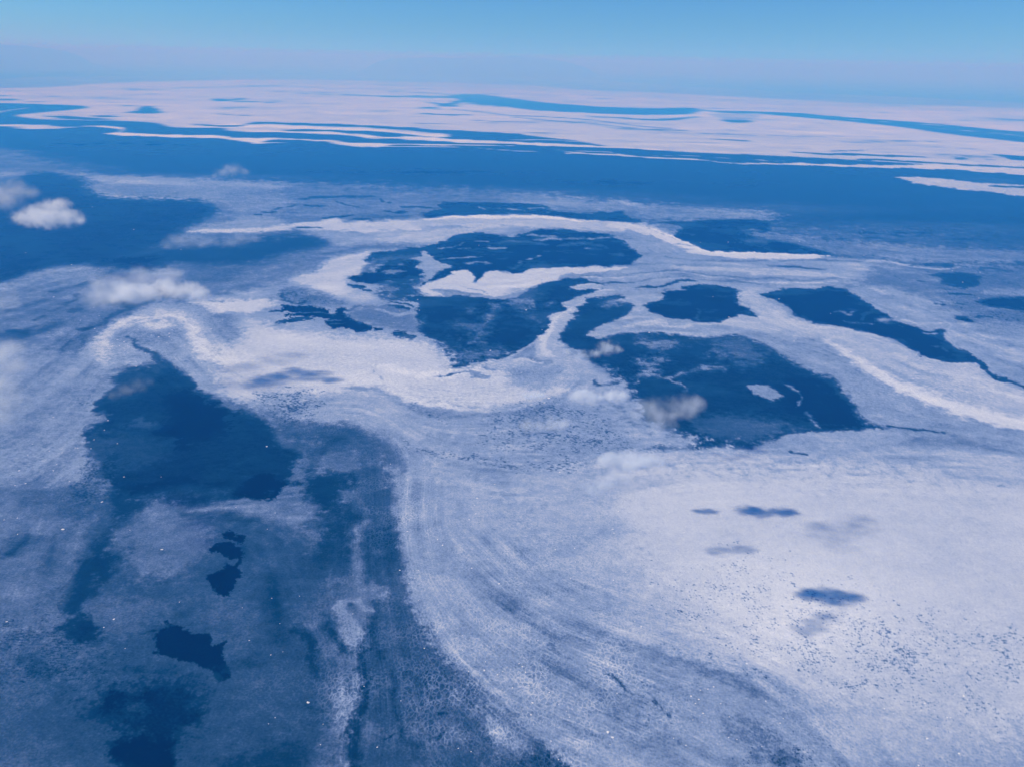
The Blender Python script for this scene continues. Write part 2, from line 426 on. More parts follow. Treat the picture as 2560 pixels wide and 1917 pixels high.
# S-shaped white band
P('11', .82, 8, "1405,850 1425,815 1560,770 1650,740 1680,700 1800,680 1860,700 1890,790 1970,700 2100,685 2208,712 2400,668 2600,650 2900,648 3200,650 3000,690 2650,710 2600,770 2450,785 2300,850 2208,872 2050,905 1900,885 1700,850 1560,835 1520,850 1630,900 1560,915 1440,880", n=2)
T('11', .55, 8, "1520,850,8 1600,850,12 1700,862,10 1800,875,10 1900,895,8")
T('11', .6, 6, "1770,820,4 1880,850,8 2000,875,8")
T('11', .64, 8, "1335,810,44 1370,765,50 1480,745,34 1520,705,34")
T('11', .72, 8, "1340,840,44 1450,890,34 1580,905,30")
P('11', .66, 7, "1435,515 1475,520 1530,565 1560,612 1690,640 1600,680 1440,668 1385,635 1425,600 1335,575 1430,560")
P('11', .33, 40, "1250,780 1400,760 1330,830 1400,890 1300,930 1200,900")
# pool below the band
P('11', .09, 10, "1380,960 1300,925 1420,900 1620,905 1750,895 2050,928 2208,920 2300,880 2450,800 2600,760 2800,745 2950,790 3010,810 2950,850 2800,905 2650,955 2690,1010 2530,1080 2560,1150 2450,1240 2390,1300 2208,1400 2100,1450 1850,1480 1700,1530 1680,1440 1560,1330 1480,1250 1390,1200 1370,1100 1390,1020", n=2)
P('11', .7, 6, "2690,830 2850,793 3010,808 2960,838 2830,852")
T('11', 0.60, 50, "1880,1290,60 1950,1190,80 2010,1080,60 2085,980,46", o=.9)
T('11', 0.42, 60, "1760,1160,60 1900,1160,50")
T('11', 0.53, 40, "1810,1010,46 1850,1040,30", o=.8)
P('11', 0.45, 60, "1500,1330 1650,1290 1800,1380 2000,1330 2200,1380 2100,1440 1850,1470 1700,1500 1680,1420")
T('21', 0.64, 30, "0,945,36 150,945,36 190,985,24", o=.9)
T('21', 0.53, 30, "300,985,26 350,955,16", o=.8)
T('21', 0.45, 60, "250,1140,90 150,1050,70", o=.8)
P('11', 0.53, 60, "2208,860 2350,830 2450,860 2400,1000 2208,1000", o=.6)
# small dark pools, left of the middle
P('11', .48, 40, "220,880 300,830 600,870 760,950 700,985 500,985 260,950")
P('11', .22, 40, "1060,780 1250,765 1400,735 1345,800 1355,880 1290,930 1100,930 1030,880 1190,840 1100,820")
T('11', .5, 20, "1110,800,30 1180,850,40 1160,900,40", o=.8)
T('11', .25, 20, "215,880,22 240,930,30 300,960,16 450,975,10")
P('11', .02, 4, "205,995 300,980 450,985 600,1005 650,1060 700,1050 690,1010 745,1010 800,1070 840,1060 860,1110 960,1150 1000,1170 980,1200 900,1205 780,1180 640,1165 600,1115 640,1100 560,1085 420,1080 300,1060 240,1075 260,1040 330,1045 240,1020", r=1.2)
P('11', .04, 5, "165,1125 280,1095 420,1082 530,1110 400,1110 220,1142", r=1.2)
T('11', .6, 4, "300,1040,4 420,1038,8 560,1050,6 660,1060,4", o=.8)
T('11', .6, 4, "600,1108,5 720,1105,8 850,1100,4", o=.8)
T('11', .4, 5, "640,1150,4 700,1140,8 760,1135,4", o=.7)
P('11', .02, 4, "1000,1170 1090,1188 1060,1205 1005,1196", r=1.1)
P('11', .02, 4, "1155,1215 1240,1208 1385,1245 1350,1278 1280,1265 1190,1247", r=1.1)
T('11', .05, 5, "1200,1190,10 1300,1198,12")
T('11', .04, 5, "140,1028,14 215,1030,12")
P('11', .02, 5, "800,738 1000,692 1100,720 1060,770 860,777")
P('11', .02, 4, "790,805 930,798 930,835 850,836", r=1.1)
P('11', .04, 4, "900,845 980,853 920,860")
P('11', .05, 6, "1110,985 1250,980 1340,1010 1320,1030 1230,1010")
T('11', .12, 6, "1090,1020,12 1200,1038,8")
T('11', .12, 6, "1170,950,8 1320,970,13 1350,1000,8")
T('11', .2, 10, "790,1030,20 860,1000,14 950,985,6")
P('11', .5, 30, "860,1000 1100,980 1380,1040 1400,1200 1280,1190 1100,1170 900,1120 810,1060")
T('11', .64, 10, "1040,1010,20 1200,1060,30 1380,1040,16")
# pale ice left of the middle
P('11', .77, 26, "310,762 480,690 600,622 620,592 800,542 980,512 950,580 900,700 820,722 780,800 820,850 760,890 650,870 500,830 380,790")
B('11', .9, .8, "620,822,120,30")
B('11', .86, .6, "720,880,120,30")
B('11', .78, .7, "900,910,180,50")
P('11', .80, 60, "-300,1130 100,1150 400,1230 900,1250 1400,1290 1550,1350 1680,1450 1700,1530 2000,1480 2300,1410 2500,1420 2800,1480 2900,1520 2500,1560 2300,1656 2300,1800 0,1800 -300,1656")
B('11', .9, .6, "300,1260,260,60")
B('11', .86, .5, "950,1330,420,60")
B('11', .92, .7, "80,1480,200,60")
B('11', .9, .7, "950,1620,500,70")
T('11', .95, 30, "1050,1500,40 1300,1560,50 1700,1580,50 2000,1500,30 2208,1470,24 2500,1480,24", o=.8)
T('11', .6, 8, "1040,1480,6 1030,1560,8 1100,1620,10", o=.8)
P('11', .58, 8, "1720,1560 1800,1540 1930,1560 2040,1590 2020,1620 1900,1600 1830,1580")
P('11', .58, 7, "1940,1510 2050,1480 2200,1500 2100,1520 2050,1550")
T('11', .3, 10, "1530,1590,10 1640,1585,16 1740,1560,6")
# limb of white ice between the two middle pools
P('21', .70, 8, "450,950 600,905 800,838 900,880 700,915 610,960 600,1010 500,1130 440,1210 420,1260 440,1330 550,1430 650,1475 500,1530 300,1540 0,1560 -200,1500 0,1400 190,1290 260,1230 350,1150 320,1080 480,1010", n=2)
T('21', .82, 12, "470,985,24 520,1000,20 380,1090,40 330,1200,50 260,1320,50 330,1420,40")
P('21', .56, 10, "20,1420 60,1390 200,1320 210,1430 370,1470 280,1500 100,1480 240,1475 30,1440")
T('21', .8, 8, "20,1455,12 150,1450,16 250,1475,14")
P('21', .62, 40, "0,1520 400,1500 700,1480 760,1540 700,1656 400,1656 0,1656")
# pools of the right half
P('21', .06, 8, "1310,855 1480,845 1440,815 1650,800 1850,825 1980,860 2000,890 1940,955 2030,1000 2110,1070 2100,1110 2060,1130 1800,1125 1600,1120 1360,1085 1280,1060 1210,1040 1130,980 1220,950 1290,920", n=2)
T('21', .66, 8, "1300,870,20 1400,848,16 1500,845,8")
T('21', 0.53, 8, "1600,1010,16 1590,1080,16 1620,1110,8", o=.6)
T('21', .14, 12, "1080,825,6 1150,822,18 1250,818,16 1380,790,20 1450,762,20 1600,772,8")
T('21', .2, 10, "700,775,8 800,790,10 900,785,6")
P('21', .12, 16, "620,960 700,920 900,900 980,910 900,940 850,950 1050,960 1030,1010 950,1090 880,1110 800,1150 740,1165 710,1210 660,1240 760,1260 720,1320 640,1355 480,1330 420,1250 450,1200 500,1130")
P('21', 0.54, 30, "770,960 850,930 1000,955 900,990 800,1000", o=.9)
T('21', .12, 10, "800,905,8 900,905,14 960,885,8")
P('21', .66, 14, "860,870 1000,840 1180,850 1290,860 1280,920 1200,960 1120,980 1050,960 900,940 1000,905")
P('21', .11, 30, "420,1260 660,1242 850,1252 1000,1222 1300,1212 1650,1264 1850,1237 2000,1237 2208,1330 2300,1400 2450,1480 2600,1560 2780,1610 2830,1660 2890,1760 2970,1850 2980,1910 3070,1980 3250,2038 3080,2055 2900,2062 2690,2065 2400,2085 2290,2150 2208,2150 2100,2180 1980,2205 1850,2195 1700,2200 1560,2215 1450,2150 1400,2050 1250,2000 1080,1950 1020,1850 950,1700 800,1600 700,1500 650,1400 500,1330", n=2)
P('21', .04, 40, "2350,1640 2500,1620 2700,1640 2850,1740 2950,1860 2980,1930 3080,2000 3220,2038 2900,2055 2690,2060 2500,2075 2560,2000 2450,1900 2350,1800")
P('21', 0.54, 44, "1100,1240 1450,1285 1500,1300 1380,1345 1240,1380 1120,1330", o=.8)
T('21', .14, 10, "1200,1262,12 1330,1265,10")
P('21', 0.54, 40, "1060,1430 1200,1450 1300,1400 1340,1460 1230,1500 1240,1560 1150,1540")
T('21', 0.60, 20, "1070,1640,30 1120,1580,40 1250,1580,40 1350,1610,34 1450,1650,34 1500,1700,30", o=.9)
T('21', 0.60, 30, "1390,1590,20 1490,1560,26 1650,1520,30 1800,1510,30 1830,1540,14", o=.9)
T('21', 0.54, 30, "1660,1420,16 1750,1370,46 1800,1410,46", o=.9)
P('21', 0.40, 70, "1750,1280 2000,1250 2150,1340 2208,1440 2000,1500 1850,1420 1700,1330")
P('22', 0.36, 50, "1600,280 1900,260 2208,300 2400,340 2600,380 2500,400 2300,430 2100,500 1800,500 1620,420 1560,340", o=.9)
P('32', 0.60, 10, "-170,40 -100,0 0,30 100,70 130,115 30,140 -60,115")
T('32', 0.67, 10, "150,0,20 250,60,20 290,140,20 270,190,14", o=.8)
T('32', 0.60, 14, "320,250,14 370,285,20 420,340,16 440,370,10", o=.8)
P('22', 0.64, 46, "650,-80 1000,-30 1060,120 1120,250 1250,380 1450,420 1620,455 1640,490 1500,545 1250,480 1080,400 950,250 800,110")
P('22', 0.70, 40, "500,-200 800,-150 950,-20 900,120 700,60 500,0", o=.8)
T('22', .14, 16, "720,-10,20 780,10,16 900,-20,14", o=.8)
T('22', 0.37, 12, "1180,550,14 1300,540,18 1500,545,12 1600,560,10")
T('22', 0.60, 20, "1350,590,20 1600,600,30 1750,630,24 1560,650,16", o=.7)
P('22', .72, 14, "1000,600 1300,580 1500,575 1700,548 1900,545 2080,600 2208,620 2208,700 1400,700 1000,680")
# white tongue and mass along the right pools
P('21', .67, 10, "660,1240 740,1170 880,1110 980,1090 1050,1000 1130,985 1210,1045 1360,1090 1600,1120 1800,1125 2060,1135 2300,1180 2500,1280 2400,1340 2208,1320 2000,1230 1850,1230 1650,1258 1300,1210 1000,1218 840,1238 760,1265", n=2)
T('21', .78, 14, "1000,1150,30 1200,1130,40 1350,1150,36 1480,1170,26 1600,1140,16 1900,1130,16 2208,1160,20", o=.9)
T('21', .6, 14, "760,1230,20 1000,1190,30 1300,1180,30 1600,1210,30", o=.7)
P('31', .72, 14, "-250,860 -100,880 0,950 100,1000 200,1070 380,1135 650,1180 900,1230 1100,1290 1220,1360 1400,1440 1700,1480 1850,1530 2000,1620 2300,1760 2800,1900 2800,2300 1900,2000 1500,1850 1100,1700 700,1450 400,1280 0,1200 -400,1150 -250,1060 -100,1080 -150,1000 -250,960")
P('31', .60, 40, "-200,1230 0,1225 300,1285 560,1300 700,1430 900,1580 1100,1760 1500,1900 2208,2020 2208,2100 1500,2060 1040,2030 900,1990 780,1880 740,1770 600,1620 500,1560 300,1480 100,1350")
T('31', .88, 30, "520,1280,30 700,1400,60 850,1500,70 1000,1600,80 1300,1740,120 1700,1880,140 2208,2010,130 2700,2100,130")
T('31', .84, 20, "1100,1400,30 1400,1550,50 1700,1600,60 2000,1720,60 2300,1830,60", o=.7)
T('31', .5, 30, "1050,1440,24 1350,1560,30 1560,1600,16", o=.6)
T('31', .8, 12, "0,1010,30 150,1100,30 400,1160,24 700,1200,16 1000,1270,14 1200,1370,14", o=.6)
# long pool at the right
P('31', .05, 8, "-60,880 100,850 200,835 400,840 520,815 620,830 730,870 800,920 890,970 900,1010 1020,1060 1090,1110 1200,1150 1340,1180 1400,1200 1520,1190 1520,1260 1560,1300 1700,1370 1790,1430 1900,1510 1940,1580 2060,1610 2120,1640 2060,1640 1920,1580 1850,1520 1790,1480 1680,1475 1480,1460 1340,1410 1220,1350 1120,1290 1000,1250 850,1215 650,1170 480,1145 390,1130 230,1060 160,990 40,930", n=2)
T('31', .1, 8, "1800,1460,24 1930,1580,24 2120,1640,16 2300,1712,12 2500,1770,8")
T('31', .5, 6, "570,1040,8 650,1045,20 700,1065,30 740,1035,14")
T('31', .5, 6, "650,1120,8 780,1130,16 900,1137,12")
T('31', .32, 10, "820,1090,24 850,1050,20 890,1030,10", o=.8)
T('31', .6, 6, "1360,1215,24 1400,1225,16 1460,1218,14")
T('31', .4, 8, "1500,1345,8 1560,1370,14 1590,1400,8")
T('31', .4, 5, "1400,1340,6 1450,1345,10")
T('31', .45, 5, "1000,1105,4 1020,1115,8 1140,1170,4", o=.6)
P('21', .07, 10, "1200,262 1450,265 1700,250 2000,240 2208,262 2208,410 2400,440 2650,500 2780,546 2500,540 2208,522 1800,515 1680,505 1500,430 1390,380 1430,350 1450,290", n=2)
T('21', .5, 14, "1380,310,10 1300,300,16", o=.8)
T('21', .45, 8, "1480,355,6 1550,370,10", o=.8)
P('21', .36, 30, "1970,436 2050,400 2208,350 2300,360 2208,440 2120,445")
P('31', .52, 40, "-200,330 0,350 200,370 500,420 900,440 1400,480 2208,520 2208,600 1500,600 900,570 600,545 400,490 200,430 0,400 -150,380")
T('31', .6, 14, "0,350,16 130,370,20 300,420,16 460,490,10", o=.8)
# band in the middle right: stripes along the flow
for v, s in ((.44, "600,715,6 800,730,6 1000,720,7 1200,690,9 1500,690,7 1800,730,6 2208,750,7"), (.44, "680,750,8 900,785,8 1100,770,7 1300,740,10 1500,740,7 1800,770,7 2208,800,7"),
             (.78, "640,735,10 900,750,9 1200,703,8 1500,705,10 1900,757,10 2208,788,12"), (.5, "1300,560,10 1500,580,14 1800,600,14 2208,600,10"),
             (.74, "1400,650,30 1800,670,30 2208,680,24"), (.52, "900,640,10 1300,620,14 1600,640,14 2000,640,10"), (.2, "850,786,5 1000,783,7 1060,780,4"),
             (.55, "1600,470,8 1200,430,10 1000,400,8"), (.42, "1150,480,6 1210,515,8")):
    T('21', v, 9, s, o=.8)
for v, s in ((.45, "0,640,10 300,655,14 500,670,10"), (.74, "-100,690,50 200,700,50 500,720,40 700,755,14"), (.8, "0,783,14 300,788,12 600,778,14 750,800,20 900,830,30 1000,880,30"),
             (.46, "0,745,10 300,765,8 600,750,8 800,770,8 1000,810,8"), (.72, "700,780,12 1000,800,22 1200,805,16 1420,815,8"), (.3, "100,645,6 300,655,12 450,670,8"),
             (.76, "850,590,12 1000,605,16 1150,625,20 1300,655,20 1500,665,16 1640,650,10"), (.46, "100,600,10 400,590,14 800,600,10"), (.7, "1800,740,12 1860,775,20 2000,790,16 2300,810,16")):
    T('31', v, 10, s, o=.85)
P('31', .43, 60, "900,640 1400,690 1700,690 2500,700 2500,1130 1800,1110 1600,1060 1500,960 1250,880 1000,830 700,800 900,700", o=.8)
T('31', .62, 30, "950,870,40 1100,960,60 1300,1050,50 1500,1090,30", o=.9)
P('31', .06, 7, "1340,630 1430,612 1560,616 1600,635 1500,644")
P('31', .15, 16, "1400,712 1600,702 1800,718 1830,775 1780,810 1640,830 1520,790 1480,740")
T('31', .15, 12, "1850,660,8 1950,665,12 2050,690,10")
P('31', .08, 14, "1800,955 1870,935 1950,920 2300,905 2700,900 2700,1060 2300,1040 2000,1000 1900,985")
P('31', .08, 10, "1600,1068 1700,1080 1745,1112 1650,1105")
T('31', .1, 8, "1800,1070,10 1900,1078,14")
for s in ("1580,880,10 1740,885,12", "1450,970,14 1510,975,12", "1640,965,6 1720,970,8", "1300,770,6 1350,775,6", "1090,725,8 1160,765,8"):
    T('31', .14, 7, s)
T('31', .6, 24, "1900,860,40 2208,860,50", o=.8)
T('31', .66, 30, "1000,1100,40 1300,1145,30 1600,1140,20 1810,1172,10 ", o=.9)
T('31', .78, 10, "1150,1110,10 1350,1140,12 1600,1135,10 1800,1170,6", o=.8)
T('31', .7, 50, "1550,1220,50 1900,1300,80 2208,1400,90 2500,1500,90", o=.9)
T('31', .52, 20, "1650,1310,20 1800,1335,20 2000,1450,24 2208,1540,30", o=.7)
for s in ("830,350,10 1000,360,14", "1080,350,8 1200,355,12 1380,355,16", "1060,375,10 1170,385,14", "850,400,7 970,400,10", "1040,430,5 1200,435,9", "1300,380,8 1400,385,10", "1480,410,9 1750,415,12", "1560,435,6 1700,445,10", "600,405,5 650,405,8", "240,362,6 300,366,8", "1750,410,7 1880,418,8", "2000,480,6 2150,498,6", "770,350,6 800,360,6"):
    T('31', .12, 6, s)
B('31', .38, .5, "1300,400,500,60")
# --- left swirl of white ice
T('01', .82, 40, "780,1600,60 850,1500,80 890,1400,90 910,1280,90 1000,1170,60 1120,1110,46 1250,1090,40 1350,1080,40")
T('01', .86, 40, "1250,1130,50 1400,1150,70 1420,1060,50 1520,1080,60 1650,1150,80 1690,1250,120 1760,1370,120 1900,1440,110 2100,1500,110 2300,1540,90")
P('01', .58, 40, "960,1230 1050,1180 1200,1190 1300,1210 1400,1190 1560,1190 1600,1220 1590,1290 1500,1320 1560,1440 1650,1540 1500,1480 1400,1370 1290,1340 1190,1330 1150,1250 1100,1280 1000,1300")
P('01', .57, 50, "1760,1060 1900,1040 2080,1080 2100,1150 2050,1290 1980,1310 1860,1250 1800,1150")
P('01', .82, 26, "1655,955 1800,945 2000,940 2208,930 2400,960 2208,1030 2000,1040 1850,1035 1750,995")
T('01', .7, 40, "1700,930,60 2000,900,80 2208,880,80", o=.7)
B('01', .74, .7, "2150,1120,120,50")
T('01', .28, 16, "1110,1255,14 1150,1290,22 1180,1345,24 1280,1365,30 1350,1410,50 1400,1480,80 1500,1570,120 1600,1656,140")
T('01', .3, 14, "1110,1525,16 1250,1520,20 1330,1490,16")
T('01', .35, 24, "780,1580,10 900,1550,14 1100,1520,12", o=.7)
T('01', .7, 20, "1130,1440,70 1250,1440,60", o=.6)
T('01', .56, 14, "1500,1330,12 1550,1430,14 1700,1520,12", o=.6)
# --- left mass and the deep pool below
P('02', .58, 34, "-300,-260 400,-300 800,-200 950,-80 960,30 860,110 780,235 900,260 900,310 830,350 730,420 730,540 800,600 830,690 740,780 720,870 560,910 400,935 200,900 0,910 -300,930")
P('02', .12, 26, "800,225 870,130 960,60 1000,10 1020,-60 1130,-120 1290,-150 1420,-190 1550,-90 1680,30 1760,95 1950,205 2208,265 2370,380 2420,460 2470,540 2610,600 2540,680 2500,800 2550,850 2420,870 2400,960 2208,1000 2000,985 1700,1040 1500,1050 1300,990 1150,1000 960,1000 1000,900 880,800 850,650 800,550 740,480 740,410 850,340 910,300 900,250", n=2)
P('02', .3, 40, "1000,-60 1130,-110 1280,-130 1350,-180 1420,-160 1300,20 1100,100 960,110", o=.6)
P('02', .36, 24, "1030,380 1130,335 1200,300 1330,330 1400,360 1300,385 1200,372", o=.9)
P('02', .22, 60, "850,480 1100,390 1350,450 1500,560 1400,700 1100,760 950,720")
P('02', .30, 50, "760,450 880,430 960,560 930,720 860,850 800,700", o=.8)
T('02', .22, 30, "1050,320,16 1300,260,24 1500,300,10", o=.7)
P('02', .02, 60, "1450,120 1700,90 1900,200 2000,330 1900,420 1700,500 1550,560 1450,480 1350,420 1480,320")
T('02', .05, 40, "980,985,60 1150,930,80 1300,880,90 1480,840,90 1620,830,50")
T('02', .04, 30, "1700,880,26 1850,875,30 1960,860,24")
T('02', .2, 50, "1850,780,30 2000,700,40 2150,640,20", o=.8)
T('02', .24, 40, "1300,960,40 1600,930,60 1900,960,60 2208,960,40", o=.8)
P('12', .01, 6, "-220,960 -130,880 -60,830 0,790 60,776 150,790 180,830 260,850 200,890 210,940 180,990 80,1003 0,1000 -100,992", r=1.1)
T('12', .3, 6, "100,912,6 150,908,10", o=.7)
P('02', .40, 120, "-60,1060 900,1040 2500,1120 2700,1500 2700,3200 -60,3200", o=.7)
P('02', .2, 140, "650,1000 1300,1040 2000,1100 2500,1250 2750,1500 2750,2000 2800,3300 400,3300 700,2400 900,1800 700,1400", o=.5)
P('02', .18, 34, "940,1000 1000,990 1310,1010 1290,1060 1180,1150 1080,1205 980,1150")
T('02', .3, 40, "850,990,90 900,1040,60", o=.7)
P('02', .52, 40, "-300,860 200,890 560,910 700,900 600,1000 400,1080 200,1200 0,1300 -300,1350", o=.8)
P('02', .4, 60, "200,960 500,920 720,900 900,1000 880,1060 700,1080 400,1100 200,1150", o=.8)
T('02', .52, 50, "600,1500,80 660,1350,60 740,1230,60 860,1140,40", o=.8)
T('02', .5, 60, "100,1300,60 300,1250,80 560,1180,50", o=.7)
T('02', .13, 40, "1000,1200,50 930,1300,90 870,1400,140 850,1500,180 780,1610,190 720,1720,180 660,1850,170 620,1950,100", o=.9)
P('02', .16, 24, "880,1440 1000,1445 1140,1430 1050,1500 940,1580 1020,1590 900,1700 800,1656 840,1500")
T('02', .2, 40, "0,1500,50 100,1440,50 230,1340,24")
T('02', .34, 30, "420,1500,60 450,1620,50", o=.7)
P('02', .47, 70, "1150,1150 1300,1060 1500,1060 1750,1180 1850,1300 1750,1500 1500,1656 1100,1656 1100,1480 950,1420 1000,1250")
T('02', .24, 50, "1600,1130,40 1900,1140,60 2208,1180,50", o=.8)
T('02', .55, 36, "1650,1095,16 1900,1045,30 2080,1010,40 2200,1070,80 2350,1130,80 2480,1150,70 2600,1090,50 2700,1045,44")
T('12', .48, 20, "490,1040,30 540,1110,50 560,1150,30", o=.8)
for s in ("1930,1310 1960,1275 2020,1270 2055,1305 2100,1320 2090,1350 2020,1340", "1815,1420 1870,1380 1930,1340 2040,1370 2090,1440 2080,1500 1950,1490 1900,1460 1840,1450", "1800,1656 1900,1600 1930,1550 2010,1540 2060,1580 2100,1620 2060,1680 2050,1760 1990,1790 1930,1812 1860,1780 1840,1720"):
    P('02', .01, 6, s, r=1.3)
T('02', .03, 6, "2060,1490,34 2045,1560,40")
T('02', .15, 20, "2110,1400,40 2150,1550,60 2180,1660,50", o=.8)
# --- slush right of the deep pool
P('12', .33, 50, "160,300 400,330 760,330 1000,430 1180,560 1230,700 1230,850 1200,1080 1230,1280 1280,1450 1300,1700 820,1700 840,1400 700,1300 400,1200 560,1110 640,1100 740,1040 820,880 600,640 430,600 250,540 210,450")
T('12', .46, 50, "230,460,50 350,505,50 560,505,40")
T('12', .22, 40, "700,480,80 600,540,80 500,650,80 480,750,60", o=.8)
T('12', .22, 50, "640,370,40 850,420,70 950,500,60", o=.6)
P('12', .13, 50, "470,790 620,760 840,750 820,880 740,970 720,1040 600,1110 540,1080 480,1030 440,900")
P('12', .18, 50, "640,1060 800,1050 900,1100 920,1180 840,1250 820,1500 760,1656 400,1656 500,1450 600,1250", o=.9)
P('12', .42, 30, "560,650 650,580 850,620 870,740 650,740 620,720")
T('12', .44, 40, "850,480,60 950,640,90 1000,700,80", o=.6)
T('12', .5, 30, "960,1170,40 880,1260,80 860,1400,90 880,1550,100 870,1700,80 870,1780,60")
T('12', .44, 30, "760,950,50 860,960,60 930,1080,50", o=.8)
P('12', .24, 30, "940,1280 1080,1240 1200,1240 1250,1400 1280,1656 1000,1656 930,1480")
T('12', .4, 16, "1000,1380,20 1050,1500,20 1080,1640,20", o=.6)
P('12', .5, 60, "960,340 1150,380 1260,560 1260,700 1100,760 1150,560 1000,430", o=.6)
# --- bright middle swirl, lower edge
T('12', .92, 24, "1100,20,30 1250,100,50 1400,160,46 1600,190,34 1800,215,26 2000,238,14", o=.9)
T('12', .84, 50, "1300,40,90 1600,100,110 1900,150,100 2208,140,90 2600,60,80", o=.8)
T('12', .5, 44, "850,30,24 1000,40,34 1120,80,36 1200,130,50 1400,225,60 1700,262,50 2000,262,40 2300,240,40", o=.75)
for s in ("1250,60,6 1500,110,7 1800,140,6 2100,120,5", "1500,40,5 1800,70,6 2208,50,5", "1300,20,5 1600,60,6 2000,90,6"):
    T('12', .7, 7, s, o=.7)
P('12', .34, 50, "-60,-40 150,-100 350,-60 400,30 250,60 100,60 -40,40", o=.0)
P('12', .58, 50, "0,60 400,50 560,100 520,200 300,330 150,330 0,220", o=.6)
P('12', .66, 60, "560,110 900,60 1150,130 1350,280 1500,420 1300,480 1000,330 700,300 560,300")
# --- ice, right lower half
P('22', .7, 120, "200,700 700,640 1300,620 2208,640 3300,640 4800,800 4800,3000 1800,3000 900,2000 300,1400 100,1000")
P('22', .80, 160, "900,800 1500,700 2208,720 3300,760 4800,900 4800,2900 2800,2700 2000,2200 1300,1700 900,1200")
P('22', .6, 80, "0,200 400,180 800,260 1100,420 1000,540 600,560 200,500", o=.7)
T('32', .58, 90, "150,540,100 600,500,110 1200,480,90 1700,560,100 2208,620,100 2700,680,100", o=.8)
T('32', .62, 60, "700,600,60 1200,640,70 1800,760,90 2208,820,80", o=.6)
P('32', .66, 12, "60,490 200,428 480,410 700,408 880,398 1050,388 1300,440 1000,520 500,560 150,530")
T('32', .16, 8, "1040,360,12 1200,385,15 1400,405,14 1520,422,8")
T('32', .5, 30, "1600,450,24 1800,530,34 2000,580,34 2208,600,30", o=.7)
T('32', .25, 6, "180,567,6 250,600,14 340,612,6")
T('32', .5, 16, "0,735,10 250,740,14", o=.7)
T('32', .5, 12, "2010,870,8 2090,890,8", o=.8)
T('22', .53, 90, "100,1430,90 350,1390,100 600,1330,90 800,1260,80 950,1190,40", o=.55)
T('22', .55, 70, "600,900,30 900,880,50 1250,850,30", o=.5)
B('22', .86, .55, "1800,1000,450,130")
B('33', .93, .85, "350,250,750,420")
B('33', .96, .5, "300,450,500,250")
B('23', .88, .6, "2000,100,500,300")
B('33', .74, .6, "1400,1300,700,400")
B('32', .74, .35, "1700,1200,500,300")
T('12', .56, 70, "1480,1130,60 1450,1300,90 1500,1480,110 1650,1560,130 1850,1640,130 2208,1750,140 2500,1830,110", o=.8)
T('12', .68, 50, "1200,760,80 1240,1000,70 1280,1200,90 1360,1450,110 1420,1600,110", o=.7)
T('12', .74, 80, "1600,700,150 1900,900,200 1950,1150,200 2208,1300,200", o=.6)
# --- diagonal grey band, bottom middle
P('23', .62, 70, "-700,-300 -200,-130 0,130 300,270 600,440 900,560 1150,665 1550,690 1850,790 2208,880 2500,1100 2700,1300 2850,1656 2900,1900 -1500,1900 -1300,700")
T('23', .45, 50, "-100,200,70 100,340,90 250,470,90 400,560,60", o=.8)
T('23', .47, 60, "300,750,60 600,940,90 800,1080,110 1000,1250,120 1300,1400,140", o=.8)
T('23', .62, 60, "-300,650,120 100,880,110 400,1150,120 800,1380,120", o=.6)
T('23', .62, 50, "150,480,50 500,760,60 900,960,70 1300,1100,80", o=.6)
T('23', .46, 40, "350,330,40 700,470,60 1000,620,70 1500,740,70 1900,880,60 2150,1010,50", o=.6)
T('23', .3, 20, "330,590,12 360,650,16 480,720,8", o=.7)
T('23', .18, 14, "800,850,10 900,890,16 960,960,20 1050,1030,10", o=.8)
T('23', .25, 16, "1230,1100,20 1280,1130,16 1340,1205,24", o=.8)
P('23', .47, 60, "1850,1290 1980,1225 2100,1255 2208,1370 2350,1480 2500,1620 2400,1656 2250,1600 2080,1470")
P('23', .22, 40, "-150,1560 100,1480 200,1440 300,1500 400,1600 450,1700 -150,1700")
T('23', .52, 60, "1100,1450,160 1500,1600,160", o=.7)
# --- dark slush, bottom middle
P('13', .64, 30, "1265,-300 1255,-100 1270,0 1330,190 1440,420 1500,545 1700,640 1900,740 2208,900 2500,1000 2300,600 2000,200 1700,-100", o=.85)
P('13', .33, 50, "850,600 1000,300 1100,150 1100,-100 1240,-100 1262,0 1320,190 1440,440 1540,620 1650,760 1850,900 1980,1150 2040,1450 2120,1800 750,1800 700,1656 800,1400 860,1000", o=.95)
P('13', .5, 80, "1700,820 1950,900 2208,1100 2400,1400 2300,1656 2000,1656 2100,1300 1900,1000", o=.8)
P('13', .45, 60, "1300,950 1600,1000 1900,1250 2000,1500 1700,1500 1450,1300", o=.5)
P('13', .34, 60, "-600,-100 700,-100 850,300 850,600 700,800 700,1200 760,1656 -600,1800", o=.5)
for w, s in ((.9, "930,640,30 900,780,56 950,900,50 930,1030,70 880,1200,60 870,1300,100 830,1450,120 850,1600,120 860,1750,120"), (.7, "1160,800,30 1200,950,40 1180,1080,30 1220,1250,30"), (.5, "1050,250,40 1000,500,60 1090,700,40"), (.6, "1230,1330,40 1300,1430,40 1450,1480,30")):
    T('13', .13, 24, s, o=w)
T('13', .1, 10, "880,695,12 960,650,10 1020,625,6")
T('13', .08, 8, "1500,1420,10 1560,1385,12 1620,1340,6")
T('13', .08, 8, "1080,1415,6 1140,1400,8 1190,1380,5")
T('13', .08, 10, "1590,1190,16 1640,1185,12")
T('13', .1, 10, "840,815,20 870,800,14")
T('13', .1, 10, "1310,830,16 1340,828,10")
T('13', .56, 14, "1020,310,16 950,265,30 870,225,36 780,225,50 720,280,80 740,360,90 790,450,130 840,540,120 830,590,50")
T('13', .36, 16, "870,260,20 800,270,36 800,320,20", o=.9)
T('13', .46, 50, "440,330,100 530,450,120 600,580,130 700,700,130 800,760,60", o=.8)
